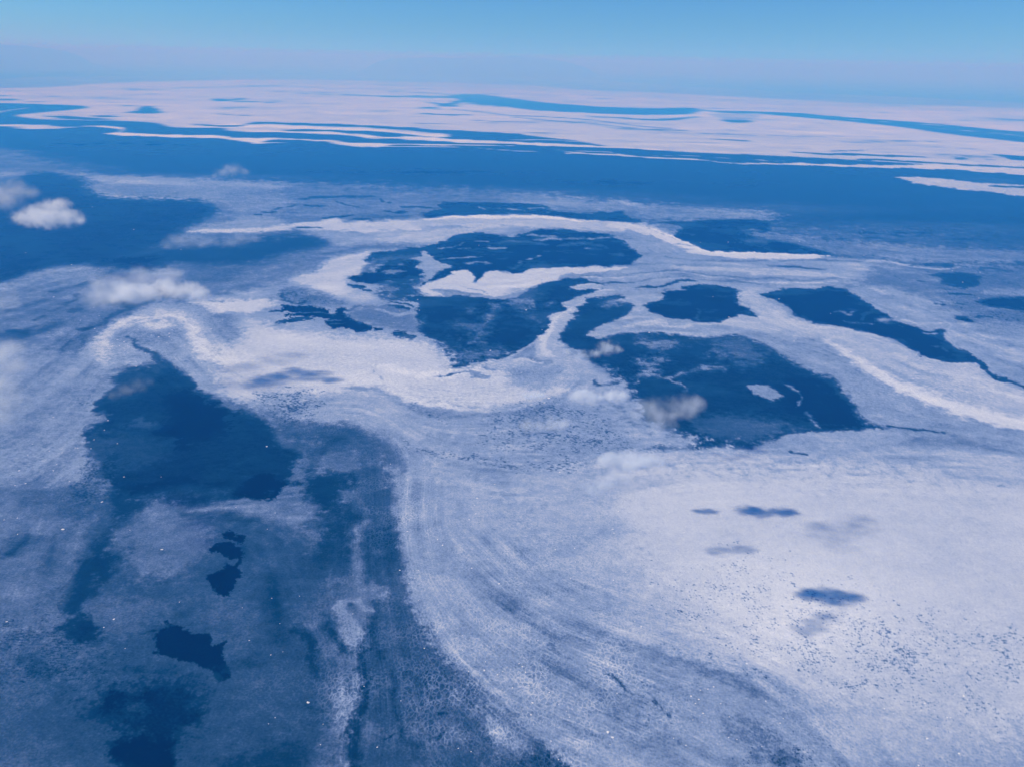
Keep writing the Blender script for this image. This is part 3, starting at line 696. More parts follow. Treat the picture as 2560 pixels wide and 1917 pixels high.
T('13', .16, 30, "330,470,40 440,540,80 500,640,90 470,740,80 520,850,60")
T('13', .18, 30, "600,370,50 640,450,60 720,580,40 790,640,30")
T('13', .18, 80, "150,50,140 200,350,140 180,520,100", o=.8)
P('13', .06, 60, "-100,1530 200,1450 450,1470 520,1520 450,1600 400,1720 -300,1720 -350,1620")
T('13', .2, 40, "430,1140,50 620,1160,40", o=.8)
T('13', .2, 40, "300,1320,30 620,1290,30", o=.7)
P('13', .44, 30, "750,950 830,840 900,900 880,1050 800,1040")
P('13', .46, 30, "900,1400 960,1270 1050,1290 1080,1380 980,1450")
T('13', .44, 60, "100,1150,160 300,1230,100", o=.7)
P('13', .45, 50, "500,1600 560,1520 680,1500 760,1560 760,1700 380,1700", o=.8)
# --- bottom left
T('03', .46, 80, "-50,0,200 200,150,250 420,120,180", o=.8)
T('03', .42, 60, "300,500,160 400,600,150", o=.8)
P('03', .3, 120, "-100,900 700,700 1300,750 2208,900 2700,1200 2700,1800 -200,1800", o=.55)
P('03', .42, 60, "850,180 1200,150 1500,300 1350,420 1100,560 900,480 820,350", o=.8)
P('03', .40, 60, "1500,250 1900,200 2208,300 2208,500 1950,560 1800,470 1600,420", o=.6)
T('03', .18, 40, "800,0,150 740,130,130 660,240,100 590,290,60", o=.9)
P('03', .12, 24, "580,410 660,370 720,355 800,400 860,470 830,520 750,570 700,600 640,570 560,500 500,470")
P('03', .005, 7, "1350,500 1420,430 1500,420 1570,450 1620,490 1780,510 1820,560 1850,600 1930,580 1940,640 1900,680 1940,720 1970,800 1980,880 1880,890 1830,880 1800,820 1700,760 1560,730 1350,690 1370,640 1340,600", r=1.2)
T('03', .08, 10, "1210,510,8 1290,490,14 1360,485,12", o=.8)
T('03', .2, 40, "1600,330,60 1750,270,40", o=.7)
P('03', .07, 70, "750,1150 850,1050 950,990 1100,1000 1300,960 1600,950 1700,1000 1750,1100 1650,1300 1500,1450 1400,1600 1350,1760 1100,1760 950,1550 1050,1420 1200,1380 900,1250")
P('03', .01, 30, "950,1560 1050,1430 1250,1400 1400,1420 1500,1520 1450,1720 1300,1720 1150,1600")
P('03', .02, 24, "900,1020 1000,1000 1080,1030 1060,1130 930,1140")
P('03', .02, 24, "1150,1080 1250,1030 1330,1020 1250,1100 1180,1180")
P('03', .44, 30, "1050,1150 1150,1100 1250,1120 1200,1200 1080,1200", o=.5)
T('03', .16, 50, "1130,820,50 1400,840,70 1650,860,60 1700,960,60", o=.8)
T('03', .18, 60, "550,1000,90 300,800,120 200,700,60", o=.5)
T('03', .18, 50, "1850,850,60 2208,720,60", o=.7)
T('03', .2, 60, "1850,1050,60 1950,1150,80", o=.7)
P('03', .38, 60, "-100,1500 200,1400 500,1450 600,1700 -100,1700", o=.7)

for s in ("1930,1310 1960,1275 2020,1270 2055,1305 2100,1320 2090,1350 2020,1340", "1815,1420 1870,1380 1930,1340 2040,1370 2090,1440 2080,1500 1950,1490 1900,1460 1840,1450", "1800,1656 1900,1600 1930,1550 2010,1540 2060,1580 2100,1620 2060,1680 2050,1760 1990,1790 1930,1812 1860,1780 1840,1720"):
    P('02', .0, 6, s, r=1.3)
T('02', .02, 6, "2060,1490,34 2045,1560,40")
P('13', .58, 18, "670,300 695,235 760,195 850,205 950,250 1025,312 975,318 880,280 830,245 790,255 805,310 850,385 910,455 932,515 885,600 820,612 760,570 712,490 695,400", r=.4)
P('02', .52, 30, "1640,1090 1900,1050 2060,1000 2200,1000 2320,1050 2450,1100 2560,1085 2640,1040 2720,1040 2740,1080 2660,1130 2540,1190 2380,1180 2240,1130 2100,1080 1900,1085", o=.8, r=.5)
# --- veined slush, small dark gaps, and the whitest ice
for s in ("13:1300,900,900,600:.9", "12:1100,1100,450,500:.6", "23:600,900,1100,600:.6", "23:100,1500,600,300:.7", "12:700,450,400,250:.45", "22:200,1550,700,400:.45", "33:200,1300,500,400:.4", "01:1450,1500,250,160:.5", "03:500,900,800,500:.2"):
    t_, b_, v_ = s.split(':')
    B(t_, float(v_), 1.0, b_, field='vein')
P('33', .74, 200, "-300,150 300,50 1000,250 2208,500 2400,900 1700,1100 900,1120 300,900 0,780 -400,700", field='pit')
P('33', .5, 200, "1300,1100 2300,1000 2300,1656 1500,1500", field='pit')
P('33', .8, 100, "-200,1480 300,1450 600,1560 600,1700 -200,1700", field='pit')
P('23', .62, 200, "1300,0 2208,-200 2208,700 1600,500 1200,300", field='pit')
P('23', .55, 120, "700,800 1100,900 1500,1200 1300,1300 900,1050", field='pit')
P('12', .9, 50, "-20,80 250,40 560,60 560,230 400,330 200,330 50,200", field='pit')
T('12', .95, 30, "1280,520,50 1480,590,60 1580,640,40", field='pit')
T('12', .85, 40, "1600,600,40 1850,630,60 2208,690,90 2600,700,100 2900,680,60", field='pit')
T('12', .7, 40, "1230,140,50 1500,250,80 1650,330,60", field='pit')
P('22', .75, 80, "-200,200 300,120 800,240 1050,540 900,620 500,600 0,620 -250,500", field='pit')
T('22', .97, 30, "50,300,40 200,420,50 330,450,40", field='pit')
T('22', .97, 40, "450,480,60 750,510,60 1050,560,40 1300,545,30", field='pit')
T('22', .95, 30, "330,200,30 550,260,40 750,290,30 850,430,24", field='pit')
P('03', .85, 120, "-100,450 500,350 900,500 1100,700 1000,950 600,1000 100,1000 -100,900", field='pit')
P('02', .9, 60, "600,950 720,700 860,640 960,560 1060,650 1000,850 850,1050 650,1080", field='pit')
P('02', .5, 80, "600,60 800,50 850,250 650,200", field='pit')
P('13', .5, 100, "1300,780 1700,780 1900,1000 1700,1250 1400,1200", field='pit')
P('21', .5, 80, "100,1300 700,1320 1000,1370 600,1350", field='pit', o=0)
P('20', .7, 60, "0,1330 800,1370 1600,1400 2208,1440 2208,1540 1500,1500 700,1450 0,1400", field='pit')
P('31', .7, 80, "500,200 1200,270 1900,330 2208,420 1800,470 1200,400 700,340", field='pit')
P('31', .7, 60, "1500,850 2200,980 2208,1120 1600,1000", field='pit')
P('11', .7, 40, "230,850 600,880 720,950 500,970 260,940", field='pit')
P('02', .6, 80, "1800,600 2200,550 2208,760 1900,800", field='pit')
for s in ("01:1400,1150,500,150:1", "02:300,650,350,200:.9", "11:900,1500,1000,250:.8", "12:1700,100,500,120:1", "31:1300,1700,900,250:.8", "01:1000,1400,250,200:.9", "11:2000,1550,600,150:1", "03:1200,1100,700,500:.7", "01:2000,1450,300,150:.8", "33:300,300,800,400:.3"):
    t_, b_, v_ = s.split(':')
    B(t_, float(v_), 1.0, b_, field='cream')


# ---------------------------------------------------------------- tones broken up by flow and clots
ICE = FIELD['ice']
off = (PX < -250) | (PX > IMW + 250) | (PY > IMH + 200) | (~front)
ICE[off] = 0.45
# drift lines: the slush is drawn out along the edges of the ice, so streak a grain along them
NF = len(az_f)
def box(a, r, n=2):
    for _ in range(n):
        for ax in (0, 1):
            p = np.concatenate([np.repeat(np.take(a, [0], ax), r + 1, ax), a, np.repeat(np.take(a, [-1], ax), r, ax)], ax)
            cs = np.cumsum(p, ax)
            L = a.shape[ax]
            a = (np.take(cs, np.arange(2 * r + 1, 2 * r + 1 + L), ax) - np.take(cs, np.arange(L), ax)) / (2 * r + 1)
    return a
# where the photo shows the way the slush was drawn out (full picture, 2211 wide)
GUIDES = '''880,960 860,1100 880,1250 930,1400 1050,1560 1150,1660
930,1000 915,1150 960,1250 1050,1340 1200,1440 1400,1550 1600,1660
1000,1190 1120,1290 1260,1360 1450,1420 1620,1470 1750,1560 1850,1660
1060,1150 1200,1280 1400,1350 1650,1440 1800,1540 1950,1640
960,1450 1100,1550 1250,1620 1350,1660
1150,1500 1300,1560 1450,1620 1530,1660
620,900 780,885 880,950 1000,1000 1200,1015 1500,965
700,860 800,850 900,900 1050,900 1200,860 1260,790
430,690 450,760 550,830 700,850
230,740 260,680 340,650 430,690
290,740 340,770 400,820
780,1000 790,1200 770,1350 790,1500 780,1660
850,1000 840,1200 870,1350 900,1500 960,1660
820,1300 840,1450 830,1660
100,1080 60,1250 20,1400
250,1090 400,1020 560,1000
20,1000 120,960 180,900
60,880 160,800 240,720
460,1100 600,1090 690,1100
600,1150 640,1300 700,1420
1400,1010 1700,985 2211,1000
1250,690 1500,690 1800,740 2000,850 2211,900
1700,620 1900,680 2050,760 2211,810
640,520 800,500 1100,480 1350,490 1450,540 1800,570 2100,600
450,600 600,560 720,540
0,620 150,580 300,560
0,700 200,640 350,590'''
def guide_tensor(shape):
    jr, jx, jc = np.zeros(shape), np.zeros(shape), np.zeros(shape)
    for ln in GUIDES.split('\n'):
        pts = spline(parse('F', ln), 24, False)
        ij = []
        for x, y in pts:
            g = at(x, y)
            i = np.interp(math.hypot(g.x, g.y), rad, np.arange(NRR)); j = np.interp(math.atan2(g.x, g.y), az_f, np.arange(NF))
            ij.append((i, j))
        for (i0, j0), (i1, j1) in zip(ij, ij[1:]):
            L = math.hypot(i1 - i0, j1 - j0)
            if L < 1e-6: continue
            ur, uc = (i1 - i0) / L, (j1 - j0) / L
            for t in np.linspace(0, 1, max(2, int(L / 2))):
                a, b = int(i0 + (i1 - i0) * t), int(j0 + (j1 - j0) * t)
                if 0 <= a < shape[0] and 0 <= b < shape[1]:
                    jr[a, b] += uc * uc; jx[a, b] -= ur * uc; jc[a, b] += ur * ur
    return [box(q, 34) for q in (jr, jx, jc)]
GT = guide_tensor((NRR, NF))
GW = GT[0] + GT[2]; GW = np.clip(GW / np.percentile(GW[GW > 1e-9], 60), 0, 1)
def streaks(c, noise, steps, blur, sub=1):
    g = box(c, 2)
    gr, gc = np.gradient(g)
    jrr, jrc, jcc = box(gr * gr, blur), box(gr * gc, blur), box(gc * gc, blur)
    k = 1.5 * np.percentile(jrr + jcc, 70) / np.percentile(GT[0] + GT[2], 92)
    jrr = jrr + k * GT[0][::sub, ::sub]; jrc = jrc + k * GT[1][::sub, ::sub]; jcc = jcc + k * GT[2][::sub, ::sub]
    th = 0.5 * np.arctan2(2 * jrc, jrr - jcc) + math.pi / 2      # along the edges, from the row axis
    coh = np.sqrt((jrr - jcc) ** 2 + 4 * jrc ** 2) / (jrr + jcc + 1e-9)
    DR, DC = np.cos(th).ravel(), np.sin(th).ravel()
    nr, nc = c.shape
    R0, C0 = np.meshgrid(np.arange(nr, dtype=np.float32), np.arange(nc, dtype=np.float32), indexing='ij')
    acc = noise.ravel().astype(np.float32).copy(); fl = acc.copy()
    for sg in (1, -1):
        r, q = R0.ravel().copy(), C0.ravel().copy()
        pr, pc = DR * sg, DC * sg
        for k in range(steps):
            r = np.clip(r + pr, 0, nr - 1); q = np.clip(q + pc, 0, nc - 1)
            ii = (r + 0.5).astype(np.int32) * nc + (q + 0.5).astype(np.int32)
            w = 1 - (k + 1) / (steps + 1)
            acc += fl[ii] * w
            nr_, nc_ = DR[ii], DC[ii]
            f = np.where(nr_ * pr + nc_ * pc < 0, -1.0, 1.0)
            pr, pc = nr_ * f, nc_ * f
    acc = acc.reshape(nr, nc)
    mag = box(np.sqrt(jrr + jcc), blur)
    return acc / acc.std(), coh * np.clip(mag / np.percentile(mag, 72), 0.12, 1)
G2 = lambda a: a.reshape(NRR, NA)[:, :NF]
icef = np.clip(G2(ICE), 0, 1)
seed_n = G2(band(VX, VY, P_, 3.2, 6, 501))
st_fine, coh = streaks(icef, seed_n, 18, 16)
sub = 3
def upsample(a, sub):
    rr = np.clip((np.arange(NRR) / sub), 0, a.shape[0] - 1.001); cc = np.clip(np.arange(NF) / sub, 0, a.shape[1] - 1.001)
    r0, c0 = rr.astype(int), cc.astype(int); fr, fc = (rr - r0)[:, None], (cc - c0)[None]
    return a[r0][:, c0] * (1 - fr) * (1 - fc) + a[r0 + 1][:, c0] * fr * (1 - fc) + a[r0][:, c0 + 1] * (1 - fr) * fc + a[r0 + 1][:, c0 + 1] * fr * fc
st_c = upsample(streaks(icef[::3, ::3], G2(band(VX, VY, P_, 10, 22, 521))[::3, ::3], 24, 9, 3)[0], 3)
st_w = upsample(streaks(icef[::6, ::6], G2(band(VX, VY, P_, 22, 56, 541))[::6, ::6], 30, 6, 6)[0], 6)
coh2 = np.maximum(np.clip(coh, 0, 1), 0.85 * GW)
STF, STC, STW = np.zeros_like(VX), np.zeros_like(VX), np.zeros_like(VX)
G2(STF)[:] = st_fine * (0.10 + 0.90 * coh2); G2(STC)[:] = st_c * (0.05 + 0.95 * coh2); G2(STW)[:] = st_w * (0.05 + 0.95 * GW)
FRINGE = np.zeros_like(VX); G2(FRINGE)[:] = box(icef, 9)
# how much of it shows: patchily, as the drift breaks up
PATCH = np.clip(0.75 + 0.9 * band(VX, VY, P_, 30, 160, 611, 0.5), 0.15, 1.6)
STF *= PATCH; STC *= PATCH; STW *= np.clip(PATCH, 0.5, 1.3)
mid = np.clip(1 - np.abs(ICE - 0.5) / 0.5, 0, 1)
open_w = np.clip(1 - ICE / 0.2, 0, 1)
far_w = np.clip((470 - PY) / 60, 0, 1)
ICE += mid * (0.035 * FLOW + 0.05 * CLOT + 0.027 * STC + 0.015 * STF + 0.036 * STW)
ICE += np.clip((ICE - 0.55) * 3, 0, 1) * (0.018 * STC + 0.011 * STF + 0.010 * STW)
# slush wisps drifting in the pools
wisp = sstep((0.18 * STC + 0.9 * CLOT + 0.7 * FLOW - 0.10) / 0.9)
ICE += open_w * (1 - far_w) * np.clip((ICE - 0.025) / 0.05, 0, 1) * 0.18 * wisp
ICE += open_w * np.clip(FRINGE - 0.12, 0, 1) * np.clip(0.25 + 1.3 * CLOT + 0.25 * STF + 0.5 * EDGE, 0, 1.2) * 0.75 * np.clip((ICE - 0.025) / 0.03, 0, 1)
# the far pack is torn into long streaks
FARN = band(VX * 0.25, VY, P_, 8, 130, 551, 0.35)
ICE -= far_w * np.clip((ICE - 0.5) * 3, 0, 1) * (0.13 * np.clip(FARN + 0.1, 0, 2) + 0.25 * sstep((FARN - 0.55) / 0.4))
ICE += far_w * open_w * 0.13 * np.clip(FARN, 0, 2)
lead = np.clip((470 - PY) / 80, 0, 1) * np.clip(1 - ICE / 0.35, 0, 1) + np.clip((PY - 380) / 60, 0, 1) * np.clip((720 - PY) / 150, 0, 1) * np.clip(1 - np.abs(ICE - 0.35) / 0.3, 0, 1) * 0.8
ICE += lead * 0.085 * band(VX * 0.5, VY, P_, 5, 26, 571, 0.3)
ICE += 0.03 * mid * EDGE
pitn = band(VX * 0.38, VY * 1.1, P_, 2.3, 5.0, 301)
pith = band(VX, VY, P_, 24, 90, 331)
pit = sstep((pitn * 1.0 + 0.45 * pith - 0.05 * STC - (0.9 - 1.0 * FIELD['pit'])) / 0.6) * np.clip(FIELD['pit'] * 4, 0, 1)
ICE *= 1 - 0.45 * pit
ICE += np.clip(FIELD['pit'], 0, 0.7) * 0.075 * band(VX * 0.5, VY, P_, 6, 20, 351)
cream = FIELD['cream']
spk = band(VX * 0.8, VY, P_, 4, 9, 401)
ICE += cream * 0.10 * np.clip(spk, -0.5, 2)
GRAIN = band(VX * 0.8, VY, P_, 2.6, 6, 451)
ICE += np.clip(ICE, 0, 0.5) * 2 * (0.045 + 0.02 * np.clip(FIELD['pit'], 0, 0.7)) * GRAIN
G2(ICE)[:] += G2(np.clip(FIELD['vein'], 0, 1)) * 0.018 * st_fine
# far off the drift is seen so flat that every edge is smeared along the horizon
gi = G2(ICE)
smear = np.apply_along_axis(lambda r: np.convolve(r, np.ones(17) / 17, 'same'), 1, gi)
kf = G2(np.clip((450 - PY) / 120, 0, 0.8))
kf[:, :20] = 0; kf[:, -20:] = 0
gi += (smear - gi) * kf
ICE = np.clip(ICE, 0, 1.1)
VEIN = np.clip(FIELD['vein'], 0, 1)

# ---------------------------------------------------------------- material of the sea and its ice
class NT:
    def __init__(s, tree): s.t = tree; s.n = tree.nodes; s.l = tree.links
    def node(s, kind, **kw):
        nd = s.n.new(kind)
        for k, v in kw.items(): setattr(nd, k, v)
        return nd
    def put(s, sock, v):
        if hasattr(v, 'is_output'): s.l.new(v, sock)
        else: sock.default_value = v
    def math(s, op, a, b=0.0, c=0.0, clamp=False):
        nd = s.node('ShaderNodeMath', operation=op, use_clamp=clamp)
        s.put(nd.inputs[0], a); s.put(nd.inputs[1], b); s.put(nd.inputs[2], c)
        return nd.outputs[0]
    def mapr(s, v, a, b, c, d, smooth=False):
        nd = s.node('ShaderNodeMapRange', interpolation_type='SMOOTHSTEP' if smooth else 'LINEAR')
        for i, q in enumerate((v, a, b, c, d)): s.put(nd.inputs[i], q)
        return nd.outputs[0]
    def noise(s, vec, scale, detail, rough=0.55, dist=0.0):
        nd = s.node('ShaderNodeTexNoise')
        s.put(nd.inputs['Vector'], vec)
        nd.inputs['Scale'].default_value = scale; nd.inputs['Detail'].default_value = detail
        nd.inputs['Roughness'].default_value = rough; nd.inputs['Distortion'].default_value = dist
        return nd.outputs['Fac']

def sea_material():
    m = bpy.data.materials.new('sea_and_slush_ice'); m.use_nodes = True
    t = NT(m.node_tree); t.n.clear()
    geo = t.node('ShaderNodeNewGeometry')
    pos = geo.outputs['Position']
    att = lambda nm: t.node('ShaderNodeAttribute', attribute_name=nm, attribute_type='GEOMETRY').outputs['Fac']
    c = att('ice'); vein = att('vein')
    fine = t.noise(pos, 1 / 9.0, 3, 0.6)
    mids = t.noise(pos, 1 / 38.0, 4, 0.6)
    wide = t.noise(pos, 1 / 160.0, 3, 0.55)
    warp = t.node('ShaderNodeVectorMath', operation='MULTIPLY_ADD')
    nz = t.node('ShaderNodeTexNoise'); t.put(nz.inputs['Vector'], pos); nz.inputs['Scale'].default_value = 1 / 30.0; nz.inputs['Detail'].default_value = 3
    t.put(warp.inputs[0], nz.outputs['Color']); warp.inputs[1].default_value = (22, 22, 0); t.put(warp.inputs[2], pos)
    vo = t.node('ShaderNodeTexVoronoi', feature='DISTANCE_TO_EDGE')
    mp = t.node('ShaderNodeMapping'); t.put(mp.inputs[0], warp.outputs[0]); mp.inputs['Rotation'].default_value = (0, 0, math.radians(30)); mp.inputs['Scale'].default_value = (1, 0.6, 1)
    t.put(vo.inputs['Vector'], mp.outputs[0]); vo.inputs['Scale'].default_value = 1 / 14.0
    ridge = t.mapr(vo.outputs['Distance'], 0.0, 0.22, 1.0, 0.0, True)
    # how strongly slush grain shows: most in thin, half-covered water
    k = t.mapr(t.math('ABSOLUTE', t.math('SUBTRACT', c, 0.45)), 0.0, 0.5, 0.30, 0.11)
    c1 = t.math('ADD', c, t.math('MULTIPLY', t.math('SUBTRACT', fine, 0.5), k))
    c1 = t.math('ADD', c1, t.math('MULTIPLY', t.math('SUBTRACT', mids, 0.5), t.math('MULTIPLY', k, 0.8)))
    c1 = t.math('ADD', c1, t.math('MULTIPLY', t.math('SUBTRACT', wide, 0.5), t.math('MULTIPLY', k, 0.5)))
    # clean water stays clean
    c1 = t.math('MULTIPLY', c1, t.mapr(c, 0.0, 0.12, 0.25, 1.0))
    c1 = t.math('ADD', c1, t.math('MULTIPLY', t.math('SUBTRACT', ridge, 0.28), t.math('MULTIPLY', vein, t.mapr(wide, 0.35, 0.68, 0.02, 0.30))))
    c1 = t.math('MAXIMUM', c1, 0.0)
    ramp = t.node('ShaderNodeValToRGB')
    t.put(ramp.inputs[0], c1)
    els = ramp.color_ramp.elements
    stops = [(0.0, (0.0005, 0.003, 0.012)), (0.2, (0.003, 0.032, 0.066)), (0.35, (0.030, 0.080, 0.158)), (0.5, (0.115, 0.180, 0.315)),
             (0.65, (0.28, 0.37, 0.54)), (0.80, (0.55, 0.605, 0.70)), (0.9, (0.71, 0.75, 0.80)), (1.0, (0.86, 0.87, 0.88))]
    els[0].position, els[0].color = stops[0][0], stops[0][1] + (1,)
    els[1].position, els[1].color = stops[-1][0], stops[-1][1] + (1,)
    for p, q in stops[1:-1]:
        e = els.new(p); e.color = q + (1,)
    bs = t.node('ShaderNodeBsdfPrincipled')
    t.put(bs.inputs['Base Color'], ramp.outputs['Color'])
    t.put(bs.inputs['Roughness'], t.mapr(c1, 0.05, 0.5, 0.22, 0.75))
    t.put(bs.inputs['Specular IOR Level'], t.mapr(c1, 0.05, 0.5, 0.0, 0.05))
    bs.inputs['IOR'].default_value = 1.33
    bump = t.node('ShaderNodeBump')
    bump.inputs['Strength'].default_value = 0.35; bump.inputs['Distance'].default_value = 3.0
    hgt = t.math('ADD', t.math('MULTIPLY', fine, t.mapr(c1, 0.0, 0.4, 0.35, 1.0)), t.math('MULTIPLY', ridge, t.math('MULTIPLY', vein, 0.5)))
    t.put(bump.inputs['Height'], hgt)
    t.put(bs.inputs['Normal'], bump.outputs[0])
    out = t.node('ShaderNodeOutputMaterial')
    t.l.new(bs.outputs[0], out.inputs['Surface'])
    return m
M_SEA = sea_material()

def grid_mesh(name, faces, z):
    """faces: quad index array into the sea vertices; keeps only what it uses"""
    used, inv = np.unique(faces.ravel(), return_inverse=True)
    me = bpy.data.meshes.new(name)
    n, q = len(used), len(faces)
    co = np.empty((n, 3), np.float32); co[:, 0] = VX[used]; co[:, 1] = VY[used]; co[:, 2] = z
    me.vertices.add(n); me.loops.add(q * 4); me.polygons.add(q)
    me.vertices.foreach_set('co', co.ravel())
    me.loops.foreach_set('vertex_index', inv.astype(np.int32).ravel())
    me.polygons.foreach_set('loop_start', np.arange(q, dtype=np.int32) * 4)
    me.polygons.foreach_set('loop_total', np.full(q, 4, np.int32))
    for nm, arr in (('ice', ICE), ('vein', VEIN)):
        a = me.attributes.new(nm, 'FLOAT', 'POINT')
        a.data.foreach_set('value', arr[used].astype(np.float32))
    me.update(calc_edges=True)
    me.materials.append(M_SEA)
    o = bpy.data.objects.new(name, me)
    COL.objects.link(o)
    return o

i_, j_ = np.meshgrid(np.arange(NRR - 1), np.arange(NA), indexing='ij')
jn = (j_ + 1) % NA
quads = np.stack([i_ * NA + j_, i_ * NA + jn, (i_ + 1) * NA + jn, (i_ + 1) * NA + j_], -1).reshape(-1, 4)[:, ::-1]
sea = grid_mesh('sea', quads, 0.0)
tag(sea, 'deep blue open sea between the drifting ice', 'sea', kind='structure')
fc = ICE[quads].mean(1)
fx, fy = PX[quads].mean(1), PY[quads].mean(1)
onscreen = front[quads].all(1) & (fx > -260) & (fx < IMW + 260) & (fy < IMH + 200)
isice = (fc > 0.40) & onscreen
# an ice sheet belongs to the far pack when it lies beyond the wide open lead
LEADX = np.array([-300, 0, 640, 1280, 1920, 2300, 2900.0]); LEADY = np.array([375, 375, 392, 425, 440, 440, 480.0])
far = fy < np.interp(fx, LEADX, LEADY)
tongue = (fx > 2230) & (fy > 440) & (fy < np.interp(fx, [2200, 2560, 2900], [470, 498, 520]))
for nm, mask, lab, cat in (
        ('pack_ice', isice & far & ~tongue, 'bright white field of far pack ice streaked with blue leads below the horizon', 'pack ice'),
        ('ice_tongue', isice & tongue, 'narrow white tongue of ice lying alone in the blue lead at the right', 'ice'),
        ('slush_ice', isice & ~far & ~tongue, 'pale grey swirling sheet of slush ice with dark pools, filling the foreground', 'slush ice')):
    if mask.any():
        tag(grid_mesh(nm, quads[mask], 0.8), lab, cat, kind='stuff')

# ---------------------------------------------------------------- haze over the sea
def closed_box(name, x0, x1, y0, y1, z0, z1):
    me = bpy.data.meshes.new(name)
    v = [(x, y, z) for z in (z0, z1) for y in (y0, y1) for x in (x0, x1)]
    me.from_pydata(v, [], [(0, 2, 3, 1), (4, 5, 7, 6), (0, 1, 5, 4), (2, 6, 7, 3), (0, 4, 6, 2), (1, 3, 7, 5)])
    o = bpy.data.objects.new(name, me); COL.objects.link(o)
    return o
HZ = 2.1e6
haze = closed_box('haze', -HZ, HZ, -HZ, HZ, -1.0, 2900.0)
tag(haze, 'thin blue haze lying over the whole sea and paling the horizon', 'haze', kind='stuff')
mh = bpy.data.materials.new('haze_air'); mh.use_nodes = True
t = NT(mh.node_tree); t.n.clear()
pv = t.node('ShaderNodeVolumePrincipled')
pv.inputs['Color'].default_value = (0.028, 0.31, 0.93, 1)
pv.inputs['Absorption Color'].default_value = (0.97, 0.76, 0.0, 1)
pv.inputs['Density'].default_value = 6.1e-5
pv.inputs['Anisotropy'].default_value = 0.0
ou = t.node('ShaderNodeOutputMaterial'); t.l.new(pv.outputs[0], ou.inputs['Volume'])
haze.data.materials.append(mh)

def fog_bank():
    xs = np.linspace(-9e5, 9e5, 61); ys = np.concatenate([np.linspace(36000, 200000, 30), [300000, 600000, 1.2e6]])
    top, bot = [], []
    for y in ys:
        h = 2330 + 90 * gnoise(xs / 42000.0, np.full_like(xs, y / 30000.0), 77) + 60 * gnoise(xs / 15000.0, np.full_like(xs, y / 12000.0), 78)
        yy = y + 9000 * gnoise(xs / 60000.0, np.full_like(xs, 3.3), 79)
        top += [(x, b, c) for x, b, c in zip(xs, yy, h)]; bot += [(x, b, 3.0) for x, b in zip(xs, yy)]
    nx, ny = len(xs), len(ys); N = nx * ny
    fs = []
    for j in range(ny - 1):
        for i in range(nx - 1):
            a = j * nx + i
            fs.append((a, a + 1, a + nx + 1, a + nx)); fs.append((N + a, N + a + nx, N + a + nx + 1, N + a + 1))
    for i in range(nx - 1):
        fs.append((i, N + i, N + i + 1, i + 1)); q = (ny - 1) * nx + i; fs.append((q, q + 1, N + q + 1, N + q))
    for j in range(ny - 1):
        a = j * nx; fs.append((a, a + nx, N + a + nx, N + a)); b = a + nx - 1; fs.append((b, N + b, N + b + nx, b + nx))
    me = bpy.data.meshes.new('fog_bank'); me.from_pydata([tuple(map(float, v)) for v in top + bot], [], fs)
    o = bpy.data.objects.new('fog_bank', me); COL.objects.link(o)
    m = bpy.data.materials.new('sea_fog'); m.use_nodes = True
    t = NT(m.node_tree); t.n.clear()
    v = t.node('ShaderNodeVolumePrincipled'); v.inputs['Color'].default_value = (0.54, 0.58, 0.68, 1); v.inputs['Density'].default_value = 1.9e-5
    ou = t.node('ShaderNodeOutputMaterial'); t.l.new(v.outputs[0], ou.inputs['Volume'])
    me.materials.append(m)
    tag(o, 'long pale lilac fog bank lying along the horizon behind the far pack ice', 'fog', kind='stuff')
fog_bank()

# ---------------------------------------------------------------- hills beyond the sea
def rock_material():
    m = bpy.data.materials.new('snowy_hill'); m.use_nodes = True
    t = NT(m.node_tree); t.n.clear()
    geo = t.node('ShaderNodeNewGeometry')
    n = t.noise(geo.outputs['Position'], 1 / 2500.0, 5, 0.6)
    mix = t.node('ShaderNodeMix', data_type='RGBA')
    t.put(mix.inputs[0], t.mapr(n, 0.4, 0.6, 0, 1))
    mix.inputs[6].default_value = (0.03, 0.04, 0.06, 1); mix.inputs[7].default_value = (0.09, 0.10, 0.13, 1)
    bs = t.node('ShaderNodeBsdfPrincipled'); t.put(bs.inputs['Base Color'], mix.outputs[2]); bs.inputs['Roughness'].default_value = 0.9
    o = t.node('ShaderNodeOutputMaterial'); t.l.new(bs.outputs[0], o.inputs['Surface'])
    return m
M_HILL = rock_material()
def hill_range(name, label, x0, x1, dist, prof, depth, seed):
    """a long ridge: x0..x1 in photo pixels, prof = heights in metres along it"""
    d0, d1 = at(x0, 260), at(x1, 260)
    a0, a1 = math.atan2(d0.x, d0.y), math.atan2(d1.x, d1.y)
    nx, ny = 90, 15
    vs, fs = [], []
    for i in range(nx + 1):
        u = i / nx
        k = u * (len(prof) - 1); k0 = min(int(k), len(prof) - 2); h0 = prof[k0] + (prof[k0 + 1] - prof[k0]) * (k - k0)
        for j in range(ny + 1):
            w = j / ny * 2 - 1
            r = dist + w * depth
            a = a0 + (a1 - a0) * u
            x, y = r * math.sin(a), r * math.cos(a)
            nn = float(gnoise(np.array([x / 5200.0]), np.array([y / 5200.0]), seed)[0]) + 0.5 * float(gnoise(np.array([x / 1900.0]), np.array([y / 1900.0]), seed + 1)[0])
            z = h0 * max(0.0, 1 - abs(w)) ** 0.8 * (1 + 0.10 * nn) - 20
            vs.append((x, y, z))
    for i in range(nx):
        for j in range(ny):
            q = i * (ny + 1) + j
            fs.append((q, q + 1, q + ny + 2, q + ny + 1))
    me = bpy.data.meshes.new(name); me.from_pydata(vs, [], fs); me.materials.append(M_HILL)
    for p in me.polygons: p.use_smooth = True
    o = bpy.data.objects.new(name, me); COL.objects.link(o)
    tag(o, label, 'hills', kind='structure')
    return o
